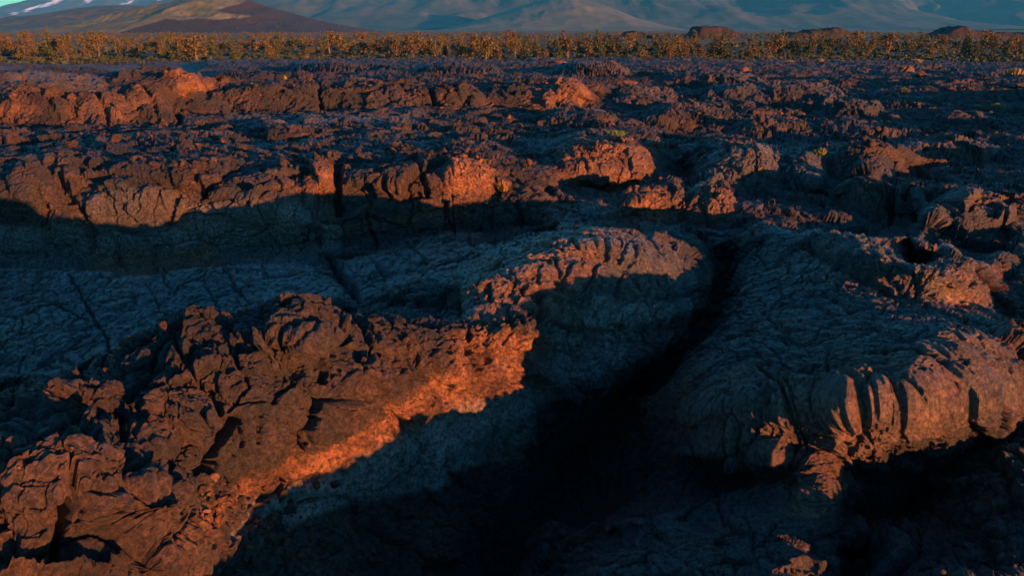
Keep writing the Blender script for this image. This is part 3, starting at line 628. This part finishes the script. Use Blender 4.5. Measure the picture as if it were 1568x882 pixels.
cone, CONE = hill("hill_cinder", 1350, 330, [(70,53),(100,50),(128,44),(163,33),(212,16),(242,9),(270,1),(310,-9),(345,-12),(385,0),(400,7),(441,18),(500,33),(540,41),(568,46),(610,51)], M_OLIVE, 420, 160, (7, 60, 1.4), 1.0, 1.0, 9)
stain(cone, [[(160,60),(185,47),(240,34),(255,28),(280,31),(300,28),(330,29),(360,27),(385,25),(383,23),(340,18),(331,15),(357,8),(385,-4),(420,0),(700,60)]])
M_TAN = colour_mat("tan_cone_grass", (0.050, 0.055, 0.036), (0.090, 0.085, 0.058), 0.008)
hill("hill_tan", 3300, 700, [(520,52),(600,49),(680,44),(720,33),(760,20),(800,8),(840,-4),(870,-9),(895,-2),(915,4),(940,13),(970,25),(1000,36),(1030,44),(1060,48),(1150,51)], M_TAN, 300, 100, (10, 160, 1.5), 1.0, 1.0, 11)

M_BLACK = colour_mat("black_spatter_rock", (0.010, 0.009, 0.010), (0.030, 0.022, 0.022), 0.4)
# ------------------------------------------------------------------ rock outcrops standing out of the woods
def outcrop(prof, Yd, W, label, seed):
    pr = np.array(prof, float); xs = xat(pr[:, 0], pr[:, 1], Yd); zs = zat(pr[:, 1] - 1, Yd)
    x = np.linspace(xs[0], xs[-1], 110); t = np.linspace(-1, 1, 60)
    T, Xs = np.meshgrid(t, x, indexing='ij'); Ys = Yd + T * W
    z0 = np.interp(Xs, xs, zs)
    edge = np.clip((1 - np.abs(T)) * 4.0, 0, 1)
    Xw, Yw = Xs.astype(np.float32), Ys.astype(np.float32)
    w = worley(Xw * 0.28, Yw * 0.28, Xw * 0 + seed, seed)
    z = -1.5 + (z0 + 1.5) * edge ** 0.6 + (0.9 * (0.5 - w[0]) + 0.7 * fbm(Xw * .5, Yw * .5, Xw * 0 + seed, 4, seed)) * np.clip((z0 + 1.5) / 3, 0, 1) * edge
    o = grid_mesh("rock_outcrop", Xs, Ys, z, M_BLACK)
    ra = o.data.attributes.new("rust_sunglow", 'FLOAT', 'POINT'); ra.data.foreach_set("value", np.full(z.size, 0.1, np.float32))
    o["label"] = label; o["category"] = "rock outcrop"; o["group"] = "dark rock outcrops beyond the trees"
outcrop([(1035,60),(1050,56),(1060,52),(1064,44),(1070,41),(1090,41),(1105,43),(1112,45),(1118,49),(1122,55),(1140,60)], 380, 14, "dark flat-topped lava butte with steep sides, tallest block above the trees", 3)
outcrop([(935,61),(950,56),(958,50),(968,48),(980,50),(985,53),(1000,56),(1020,60)], 400, 10, "low dark rock knob in the woods between the tan cone and the flat-topped butte", 4)
outcrop([(1195,58),(1203,52),(1215,50),(1228,52),(1235,46),(1245,46),(1255,50),(1265,44),(1278,43),(1288,48),(1300,54),(1320,60)], 420, 12, "craggy dark rock mound with several knobs, right of the flat-topped butte", 5)
outcrop([(1420,60),(1432,54),(1445,46),(1455,43),(1463,40),(1472,44),(1480,48),(1490,49),(1500,47),(1510,51),(1530,50),(1550,53),(1568,50),(1600,52),(1640,58)], 410, 12, "peaked dark rock outcrop trailing into a low ridge at the far right", 6)
print("hills", round(time.time() - T0, 1))

# ------------------------------------------------------------------ trees
R_ = random.Random(11)
def ground(x, y):
    z = float(plain_z(np.array([x], np.float32), np.array([y], np.float32))[0])
    return max(z, hill_height(CONE, x, y))
def leaf_mat(name, c1, c2):
    m, n, l, p = new_mat(name)
    oi = n.new("ShaderNodeNewGeometry"); r = n.new("ShaderNodeValToRGB")
    r.color_ramp.elements[0].color = (*c1, 1); r.color_ramp.elements[1].color = (*c2, 1)
    l.new(oi.outputs["Random Per Island"], r.inputs[0]); l.new(r.outputs[0], p.inputs["Base Color"]); p.inputs["Roughness"].default_value = 0.8
    p.inputs["Specular IOR Level"].default_value = 0.2
    return m
LEAF = [leaf_mat("ochre_pine_needles", (0.033, 0.025, 0.012), (0.070, 0.050, 0.022)), leaf_mat("olive_pine_needles", (0.034, 0.032, 0.012), (0.070, 0.056, 0.020)),
        leaf_mat("green_pine_needles", (0.014, 0.027, 0.013), (0.034, 0.046, 0.018)), leaf_mat("yellow_green_leaves", (0.045, 0.052, 0.013), (0.085, 0.082, 0.020))]
M_BARK = colour_mat("grey_bark", (0.05, 0.04, 0.035), (0.10, 0.085, 0.07), 3.0)
def crown_mesh(name, seed, shape, nleaf, size, mat):
    g = np.random.default_rng(seed)
    if shape == "cone":  cl = [(g.normal(0, .05), g.normal(0, .05), z, max(.07, .30 * (1.03 - z))) for z in np.linspace(.16, .97, 11)]
    elif shape == "round": cl = [(g.normal(0, .15), g.normal(0, .15), g.uniform(.25, .88), g.uniform(.13, .24)) for _ in range(9)]
    else: cl = [(g.normal(0, .22), g.normal(0, .22), g.uniform(.1, .8), g.uniform(.14, .26)) for _ in range(8)]
    cl = np.array(cl); pk = g.choice(len(cl), nleaf, p=cl[:, 3] ** 2 / (cl[:, 3] ** 2).sum())
    d = g.normal(0, 1, (nleaf, 3)); d /= np.linalg.norm(d, axis=1)[:, None]
    c = cl[pk, :3] + d * (cl[pk, 3] * g.uniform(.45, 1.05, nleaf))[:, None] * np.array([1, 1, .75])
    c[:, 2] = np.clip(c[:, 2], .04, 1.02)
    a = g.normal(0, 1, (nleaf, 3)); b = g.normal(0, 1, (nleaf, 3)); a /= np.linalg.norm(a, axis=1)[:, None]; b = np.cross(a, b); b /= np.linalg.norm(b, axis=1)[:, None]
    sz = size * g.uniform(.6, 1.3, nleaf)[:, None]
    co = np.stack([c + a * sz, c + b * sz * .8, c - a * sz * .7, c - b * sz * .8], 1).reshape(-1, 3)
    return co, np.arange(nleaf * 4).reshape(-1, 4)
def raw_mesh(name, co, q, mat, smooth=False):
    me = bpy.data.meshes.new(name); k = q.shape[1]
    me.vertices.add(len(co)); me.vertices.foreach_set("co", np.ascontiguousarray(co, np.float32).ravel())
    me.loops.add(q.size); me.loops.foreach_set("vertex_index", np.ascontiguousarray(q, np.int32).ravel())
    me.polygons.add(len(q)); me.polygons.foreach_set("loop_start", np.arange(0, q.size, k, dtype=np.int32))
    if smooth: me.polygons.foreach_set("use_smooth", np.ones(len(q), bool))
    me.update(calc_edges=True); me.materials.append(mat); return me
def trunk_mesh(seed):
    g = np.random.default_rng(seed); rings = []; 
    hs = [0, .12, .35, .6, .85]; off = np.cumsum(g.normal(0, .015, (5, 2)), 0)
    for h, o, r in zip(hs, off, (.045, .035, .027, .018, .007)):
        rings.append([(o[0] + r * math.cos(a), o[1] + r * math.sin(a), h) for a in np.linspace(0, 2 * math.pi, 7)[:-1]])
    co = [p for r in rings for p in r]; q = [[i * 6 + k, i * 6 + (k + 1) % 6, i * 6 + 6 + (k + 1) % 6, i * 6 + 6 + k] for i in range(4) for k in range(6)]
    for _ in range(5):                                    # limbs
        h = g.uniform(.2, .7); a = g.uniform(0, 2 * math.pi); L = g.uniform(.15, .28); b = len(co)
        p0 = np.array([0, 0, h]); p1 = p0 + np.array([math.cos(a) * L, math.sin(a) * L, L * .5]); s = np.array([-math.sin(a), math.cos(a), 0]) * .009
        for p in (p0 - s, p0 + s, p1 + s * .4, p1 - s * .4): co.append(tuple(p))
        for p in (p0 - s + [0, 0, .016], p0 + s + [0, 0, .016], p1 + s * .4 + [0, 0, .006], p1 - s * .4 + [0, 0, .006]): co.append(tuple(p))
        q += [[b, b + 1, b + 2, b + 3], [b + 4, b + 7, b + 6, b + 5], [b, b + 4, b + 5, b + 1], [b + 1, b + 5, b + 6, b + 2], [b + 2, b + 6, b + 7, b + 3], [b + 3, b + 7, b + 4, b]]
    return np.array(co, float), np.array(q)
KINDS = []
for i in range(12):
    shape = ("round", "round", "cone", "bush")[i % 4]; mat = LEAF[(0, 1, 0, 3, 0, 1, 2, 1, 1, 0, 1, 3)[i]]
    cm = raw_mesh("tree_crown", *crown_mesh("c", 100 + i, shape, 520 if shape != "bush" else 320, 0.042, mat), mat)
    tm = raw_mesh("tree_trunk", *trunk_mesh(200 + i), M_BARK)
    KINDS.append((shape, mat, cm, tm))
LABELS = {("round", 0): ("orange_pine", "round-crowned pine in orange light along the far edge of the lava", "orange round pines at the lava edge"),
 ("round", 1): ("olive_pine", "round-crowned olive-brown pine along the far edge of the lava", "olive round pines at the lava edge"),
 ("cone", 0): ("slender_pine", "slender pointed orange-brown pine standing in the wooded band", "slender pines in the wooded band"),
 ("cone", 1): ("slender_pine", "slender pointed olive pine standing in the wooded band", "slender olive pines in the wooded band"),
 ("cone", 2): ("green_pine", "slender pointed dark green pine standing in the wooded band", "dark green pines in the wooded band"),
 ("bush", 1): ("olive_bush", "low olive bush at the foot of the pines", "olive bushes below the pines"),
 ("bush", 3): ("green_bush", "low yellow-green bush at the foot of the pines", "yellow-green bushes below the pines")}
def add_tree(kind, x, y, z, h, rz):
    shape, mat, cm, tm = KINDS[kind]; nm, lab, grp = LABELS.get((shape, LEAF.index(mat)), LABELS[("round", 1)])
    root = bpy.data.objects.new(nm, None); C.objects.link(root); root.location = (x, y, z); root.rotation_euler.z = rz
    wd = R_.uniform(.8, 1.25) * (1.25 if shape == "bush" else 1)
    root.scale = (h * wd, h * wd, h); root["label"] = lab; root["category"] = "bush" if shape == "bush" else "tree"; root["group"] = grp
    for me, pn in ((cm, "crown"), (tm, "trunk")):
        o = bpy.data.objects.new(pn, me); C.objects.link(o); o.parent = root
placed = []
for i in range(290):
    for _ in range(30):
        px = R_.uniform(-25, 1593); right = sstep(900, 1300, np.array(px)); d = 1 / R_.uniform(1 / 215, 1 / (109 + 12 * noise3(np.array([px * .012]), np.array([.5]), np.array([.5]), 73)[0]))
        d += 14 * float(right)
        x = (px - 784) / F_PX * d / 1.058
        if noise3(np.array([x * .07]), np.array([d * .07]), np.array([.5]), 71)[0] < R_.uniform(-.3, .3): continue
        if all((x - a) ** 2 + ((d - b) * .35) ** 2 > 1.6 ** 2 for a, b in placed): break
    placed.append((x, d))
    front = d < 125 + 14 * right
    k = R_.choice([0, 4, 8, 9, 2, 1, 5] if R_.random() > .35 + .45 * float(right) else [1, 5, 10, 6, 6, 10]) if R_.random() < .62 else R_.choice([3, 7, 11, 6, 6])
    sh = KINDS[k][0]; hgt = R_.uniform(0.8, 1.5) if sh == "bush" else R_.choice([R_.uniform(1.2, 2.3), R_.uniform(2.0, 3.2), R_.uniform(2.6, 4.4)]) * (1.0 if front else 1.1)
    add_tree(k, x, d, ground(x, d) - .05, hgt, R_.uniform(0, 6.28))
# the woods behind, one mass
cos, qs, nb = [], [], 0; cos2 = {0: [], 1: [], 2: []}
base = {i: crown_mesh("f", 300 + i, ("round", "cone", "bush", "round")[i % 4], 90, .085, None)[0] for i in range(8)}
for i in range(7500):
    px = R_.uniform(-420, 1990); d = 150 * (900 / 150) ** (R_.random() ** 0.95)
    x = (px - 784) / F_PX * d / 1.058
    hill_t = False
    if d < 330 and noise3(np.array([x * .035]), np.array([d * .02]), np.array([.5]), 72)[0] < R_.uniform(-.25, .35): continue
    if R_.random() < .09: d = R_.uniform(1030, 1500); x = xat(R_.uniform(90, 580), 30, d); hill_t = True
    co = base[i % 8] * np.array([1.15, 1.15, 1]) * R_.choice([R_.uniform(0.7, 1.5), R_.uniform(1.3, 2.8)])
    an = R_.uniform(0, 6.28); ca, sa = math.cos(an), math.sin(an)
    co = np.c_[co[:, 0] * ca - co[:, 1] * sa, co[:, 0] * sa + co[:, 1] * ca, co[:, 2]] + [x, d, ground(x, d)]
    cos2[R_.choice([0, 1, 1, 2, 2] if px > 800 else [0, 0, 1, 1, 2])].append(co)
woods = None
allco = np.concatenate([np.concatenate(cos2[k]) for k in (0, 1, 2)])
me = raw_mesh("far_woods", allco, np.arange(len(allco)).reshape(-1, 4), LEAF[0]); me.materials.append(LEAF[1]); me.materials.append(LEAF[2])
mi = np.concatenate([np.full(sum(len(c) for c in cos2[k]) // 4, k) for k in (0, 1, 2)]).astype(np.int32); me.polygons.foreach_set("material_index", mi)
fw = bpy.data.objects.new("far_woods", me); C.objects.link(fw); fw["kind"] = "stuff"
fw["label"] = "dense carpet of small pines filling the plain behind the nearer trees"; fw["category"] = "woods"
g = np.random.default_rng(3); tuft = g.normal(0, 1, (26, 3)); tuft /= np.linalg.norm(tuft, axis=1)[:, None]; tuft[:, 2] = np.abs(tuft[:, 2])
bl = []
for i in range(5200):
    d = 1 / R_.uniform(1 / 260, 1 / 103); px = R_.uniform(-420, 1990); x = (px - 784) / F_PX * d / 1.058; s_ = R_.uniform(.2, .55)
    if d < 110 and noise3(np.array([x * .09]), np.array([d * .12]), np.array([.5]), 74)[0] < (110 - d) / 14 - .5: continue
    c = tuft * np.array([s_, s_, s_ * .8]) * g.uniform(.7, 1.1, (26, 1)) + [x, d, ground(x, d)]
    a = g.normal(0, .13 * (.5 + s_), (26, 3)); b = g.normal(0, .13 * (.5 + s_), (26, 3))
    bl.append(np.stack([c + a, c + b, c - a, c - b], 1).reshape(-1, 3))
bl = np.concatenate(bl)
sb = bpy.data.objects.new("sagebrush_cover", raw_mesh("sagebrush_cover", bl, np.arange(len(bl)).reshape(-1, 4), leaf_mat("sagebrush", (0.012, 0.022, 0.012), (0.034, 0.042, 0.020)))); C.objects.link(sb); sb["kind"] = "stuff"
sb["label"] = "low dark green brush covering the ground among the pines"; sb["category"] = "brush"
print("trees", round(time.time() - T0, 1))

# ------------------------------------------------------------------ loose rock
import bmesh
def at_pixel(px, py):
    i = int(np.argmin(np.abs(cy - py))); j = int(np.argmin(np.abs(cx - px)))
    return Vector((float(X[i, j]), float(Y[i, j]), float(Z[i, j]))), float(dist[i, j])
def chunk(seed, n=16):
    g = np.random.default_rng(seed); bm = bmesh.new()
    p = g.normal(0, 1, (n, 3)); p /= np.linalg.norm(p, axis=1)[:, None]; p *= g.uniform(.75, 1.1, n)[:, None] * np.array([1, g.uniform(.5, .9), g.uniform(.3, .65)])
    for v in p: bm.verts.new(v)
    r = bmesh.ops.convex_hull(bm, input=bm.verts)
    bmesh.ops.delete(bm, geom=[e for e in r['geom_interior'] if isinstance(e, bmesh.types.BMVert)], context='VERTS')
    bmesh.ops.triangulate(bm, faces=bm.faces); bm.verts.index_update()
    co = np.array([v.co[:] for v in bm.verts]); f = np.array([[v.index for v in t.verts] for t in bm.faces]); bm.free()
    return co, f
CH = [chunk(500 + i, 13 + i % 5) for i in range(14)]
g = np.random.default_rng(5)
def scatter(n, xlo, xhi, ylo, yhi, smin, smax, pxmin, need=0.5):
    px = g.uniform(xlo, xhi, n); py = ylo + (yhi - ylo) * g.random(n)
    ii = np.clip(np.searchsorted(-cy, -py), 0, NR - 1); jj = np.clip(np.searchsorted(cx, px), 0, NC - 1)
    keep = (NRM[ii, jj, 2] > 0.55) & (rough[ii, jj] > need)
    cl = -0.25 + pm[ii, jj] * 0.5 * far[ii, jj] + noise3(X[ii, jj] * .35, Y[ii, jj] * .6, Z[ii, jj] * 0, 66) + 0.35 * noise3(X[ii, jj] * 1.2, Y[ii, jj] * 1.2, Z[ii, jj] * 0, 67)
    keep &= (cl > -0.15 + 0.5 * g.random(n) - 0.25)
    ii, jj = ii[keep], jj[keep]
    s = smin * (smax / smin) ** (g.random(len(ii)) ** 2.2)
    s = np.maximum(s, dist[ii, jj] * pxmin / F_PX)
    return np.c_[X[ii, jj], Y[ii, jj], Z[ii, jj]], s, rust_sunglow[ii, jj]
sets = [scatter(10000, -60, 1630, 93, 260, .03, .17, .45), scatter(4500, -60, 1630, 200, 345, .012, .06, .45, .7), scatter(1800, 300, 960, 740, 900, .015, .09, 1.2, .3),
        scatter(700, 1240, 1600, 690, 900, .015, .08, 1.2, .3), scatter(1200, 540, 1180, 300, 350, .015, .09, .6, .5), scatter(1100, -40, 1600, 470, 900, .006, .03, .8, .45)]
P = np.concatenate([q[0] for q in sets]); S_ = np.concatenate([q[1] for q in sets]); RR_ = np.concatenate([q[2] for q in sets])
vs, fs, rs, off = [], [], [], 0
for k in range(len(P)):
    co, f = CH[k % len(CH)]
    q = g.normal(0, 1, 4); q /= np.linalg.norm(q); w, x, y, z = q
    Rm = np.array([[1-2*(y*y+z*z), 2*(x*y-z*w), 2*(x*z+y*w)], [2*(x*y+z*w), 1-2*(x*x+z*z), 2*(y*z-x*w)], [2*(x*z-y*w), 2*(y*z+x*w), 1-2*(x*x+y*y)]])
    vs.append((co * S_[k]) @ Rm.T + P[k] + [0, 0, S_[k] * .2]); fs.append(f + off); off += len(co); rs.append(np.full(len(co), np.clip(RR_[k] + g.normal(.1, .2), 0, 1)))
rb = bpy.data.objects.new("lava_rubble", raw_mesh("lava_rubble", np.concatenate(vs), np.concatenate(fs), M_LAVA)); C.objects.link(rb); rb["kind"] = "stuff"
rb["label"] = "loose clinker and broken lava crust littering the field"; rb["category"] = "rubble"
ra = rb.data.attributes.new("rust_sunglow", 'FLOAT', 'POINT'); ra.data.foreach_set("value", np.concatenate(rs).astype(np.float32))
print("rubble", len(P), round(time.time() - T0, 1))
def boulder(px, py, wpx, hpx, label, rv, seed, peaks=1):
    loc, d = at_pixel(px, py); bm = bmesh.new(); bmesh.ops.create_icosphere(bm, subdivisions=5, radius=1.0)
    co = np.array([v.co[:] for v in bm.verts], np.float32); f = np.array([[v.index for v in t.verts] for t in bm.faces]); bm.free()
    w = worley(co[:, 0] * 1.5 + seed, co[:, 1] * 1.5, co[:, 2] * 1.5, seed)
    r = 1 + 0.30 * fbm(co[:, 0] * 1.1 + seed, co[:, 1] * 1.1, co[:, 2] * 1.1, 3, seed) + 0.30 * (0.45 - w[0]) - 0.10 * (1 - sstep(0, .10, w[1] - w[0])) + 0.07 * fbm(co[:, 0] * 6, co[:, 1] * 6, co[:, 2] * 6, 3, seed + 1, .65)
    co = co * r[:, None] * np.array([wpx / 2, wpx / 2 * .8, hpx * .62]) * d / F_PX
    co[:, 2] += hpx * .28 * d / F_PX
    o = bpy.data.objects.new("lava_block", raw_mesh("lava_block", co, f, M_LAVA, True)); C.objects.link(o); o.location = loc; o.rotation_euler.z = seed * 1.3
    ra = o.data.attributes.new("rust_sunglow", 'FLOAT', 'POINT'); ra.data.foreach_set("value", np.full(len(co), rv, np.float32))
    o["label"] = label; o["category"] = "lava block"; o["group"] = "loose lava blocks"
for i, (px, py, w, h, lab, rv) in enumerate([
 (836, 668, 24, 42, "upright blue-grey boulder alone in the black crevice below the ridge's end", .05),
 (566, 806, 40, 26, "dark angular block on the rubble slope below the glowing lip", .15), (614, 790, 30, 22, "small pale-edged block highest on the rubble slope, nearest the crevice", .1),
 (505, 838, 46, 30, "broad low block in the middle of the rubble slope below the ridge", .15), (440, 852, 34, 24, "dark block on the rubble slope close under the ridge's lowest tip", .2),
 (1328, 345, 26, 14, "small red block perched on the crest of the grey rough-skinned lump", .9),
 (1386, 116, 26, 17, "red rock cluster in the dark far field, right side, tallest of the far blocks", 1.0), (1408, 119, 13, 8, "small red rock at the right foot of the tallest far block", 1.0),
 (1246, 138, 30, 12, "pinkish far-field rock between two shaded flats, left of the tallest far block", .8), (1199, 140, 17, 11, "dull red far-field rock left of the pinkish one", .9),
 (1139, 110, 18, 14, "upright orange-red rock near the lava's far edge, left of the shaded flats", 1.0), (1107, 106, 10, 8, "tiny orange rock beside the upright orange-red one", 1.0),
 (956, 132, 40, 14, "wide jagged red rock in the far field behind the low level ridge", 1.0), (828, 127, 36, 9, "low flat red rock in the far field above the level ridge's end", 1.0),
 (852, 103, 34, 8, "flat pinkish rock shelf close to the trees, centre of the far field", .8), (552, 129, 56, 9, "long low red rock strip just above the level red-brown ridge", 1.0),
 (1560, 132, 40, 10, "dark red rock on the crest of the shaded rise at the far right", .7), (1424, 305, 0, 0, "", 0),
]):
    if w: boulder(px, py + (2 if py < 145 else 0), w, h * (.7 if py < 145 else 1), lab, rv * (.6 if py < 145 else 1), 31 + i)

# ------------------------------------------------------------------ small plants on the lava
def plant(name, px, py, wpx, hpx, mat, label, cat, seed, blades=260, up=0.8):
    loc, d = at_pixel(px, py); g = np.random.default_rng(seed); m = d / F_PX; w = wpx * m / 2; h = hpx * m
    n = blades; a = g.uniform(0, 2 * math.pi, n); r = np.sqrt(g.random(n)) * .55
    b0 = np.c_[np.cos(a) * r * w, np.sin(a) * r * w, np.zeros(n) - .05 * h]
    hh = h * g.uniform(.45, 1.0, n) * (1 - .45 * r)
    tip = b0 + np.c_[np.cos(a) * w * r * .8 + g.normal(0, .12 * w, n), np.sin(a) * w * r * .8 + g.normal(0, .12 * w, n), hh]
    mid = (b0 + tip) / 2 + np.c_[np.zeros(n), np.zeros(n), hh * .12]
    sd = np.c_[-np.sin(a + g.normal(0, .8, n)), np.cos(a + g.normal(0, .8, n)), np.zeros(n)] * (w * .055)
    st = np.stack([b0 - sd * .6, b0 + sd * .6, mid + sd, mid - sd], 1).reshape(-1, 4, 3); st2 = np.stack([mid - sd, mid + sd, tip + sd * .25, tip - sd * .25], 1)
    root = bpy.data.objects.new(name, None); C.objects.link(root); root.location = loc; root["label"] = label; root["category"] = cat
    co = np.concatenate([st, st2]).reshape(-1, 3)
    o = bpy.data.objects.new("foliage", raw_mesh("foliage", co, np.arange(len(co)).reshape(-1, 4), mat)); C.objects.link(o); o.parent = root
    tw = []
    for k in range(7):
        an = k * .9 + seed; p0 = np.array([0, 0, -.1 * h]); p1 = np.array([math.cos(an) * w * .5, math.sin(an) * w * .5, h * .55]); s1 = np.array([-math.sin(an), math.cos(an), 0]) * w * .03
        tw += [p0 - s1, p0 + s1, p1 + s1 * .4, p1 - s1 * .4]
    o2 = bpy.data.objects.new("stem", raw_mesh("stem", np.array(tw), np.arange(28).reshape(-1, 4), M_BARK)); C.objects.link(o2); o2.parent = root
LV = dict(green=leaf_mat("bright_green_leaves", (0.07, 0.14, 0.015), (0.14, 0.24, 0.03)), dry=leaf_mat("dry_orange_stems", (0.14, 0.075, 0.02), (0.22, 0.13, 0.04)),
          yel=leaf_mat("yellow_green_stems", (0.09, 0.10, 0.018), (0.16, 0.16, 0.035)), grey=leaf_mat("sage_leaves", (0.06, 0.085, 0.06), (0.11, 0.13, 0.08)), tan=leaf_mat("tan_grass_blades", (0.16, 0.12, 0.055), (0.26, 0.20, 0.10)))
for i, (nm, px, py, w, h, mt, lab, cat) in enumerate([
 ("cushion_plant", 944, 206, 38, 10, "green", "bright green cushion plant spread low on the reddish hummock's far edge", "plant"),
 ("dry_shrub", 768, 290, 26, 20, "dry", "small orange and yellow shrub at the end of the glowing orange face", "shrub"),
 ("shrub", 1254, 246, 20, 16, "yel", "yellow-green tuft between the pale-topped hummock and the round dark one", "shrub"),
 ("shrub", 438, 137, 6, 9, "yel", "tiny yellow plant on the flat above the level red-brown ridge", "shrub"),
 ("shrub", 1498, 171, 16, 8, "grey", "blue-green sage tuft on the shaded flat at right, left one of two", "shrub"),
 ("shrub", 1525, 172, 18, 8, "tan", "pale yellow tuft on the shaded flat at right, beside the blue-green one", "shrub"),
 ("shrub", 1383, 153, 14, 10, "grey", "dark green tuft standing alone in the shaded right part of the far field", "shrub"),
 ("shrub", 1552, 122, 24, 16, "tan", "tan feathery bush on the rise at the far right edge", "shrub"),
 ("shrub", 1437, 124, 18, 9, "grey", "grey-green tuft right of the tallest red far block", "shrub"),
 ("shrub", 1056, 167, 12, 8, "yel", "small yellow-green tuft in the dark field behind the pale-topped hummock", "shrub"),
 ("shrub", 1041, 156, 7, 6, "grey", "tiny pale green tuft just behind the small yellow-green one", "shrub"),
 ("grass_tuft", 1209, 97, 16, 7, "tan", "tan grass tuft at the lava's far edge, left of the shaded flats", "grass tuft"),
 ("grass_tuft", 1255, 99, 12, 5, "tan", "smaller tan grass tuft right of the first one at the lava's far edge", "grass tuft"),
 ("grass_tuft", 1403, 98, 16, 6, "tan", "yellowish grass tuft at the lava's edge above the tallest red far block", "grass tuft"),
]): plant(nm, px, py, w, h, LV[mt], lab, cat, 700 + i)
print("plants", round(time.time() - T0, 1))

# ------------------------------------------------------------------ air
hm_, hn, hl, hp = new_mat("clear_evening_haze")
hn.remove(hp); pvn = hn.new("ShaderNodeVolumePrincipled"); pvn.inputs["Color"].default_value = (0.06, 0.50, 0.92, 1); pvn.inputs["Density"].default_value = 0.000048
pvn.inputs["Anisotropy"].default_value = 0.0
hl.new(pvn.outputs[0], hn["Material Output"].inputs["Volume"])
x0, x1, y0, y1, z0, z1 = -12000, 12000, -40, 12500, -6, 700
hv = [(x0,y0,z0),(x1,y0,z0),(x1,y1,z0),(x0,y1,z0),(x0,y0,z1),(x1,y0,z1),(x1,y1,z1),(x0,y1,z1)]
hq = [(0,3,2,1),(4,5,6,7),(0,1,5,4),(1,2,6,5),(2,3,7,6),(3,0,4,7)]
hz_o = bpy.data.objects.new("haze", raw_mesh("haze", np.array(hv, float), np.array(hq), hm_)); C.objects.link(hz_o); hz_o["kind"] = "stuff"
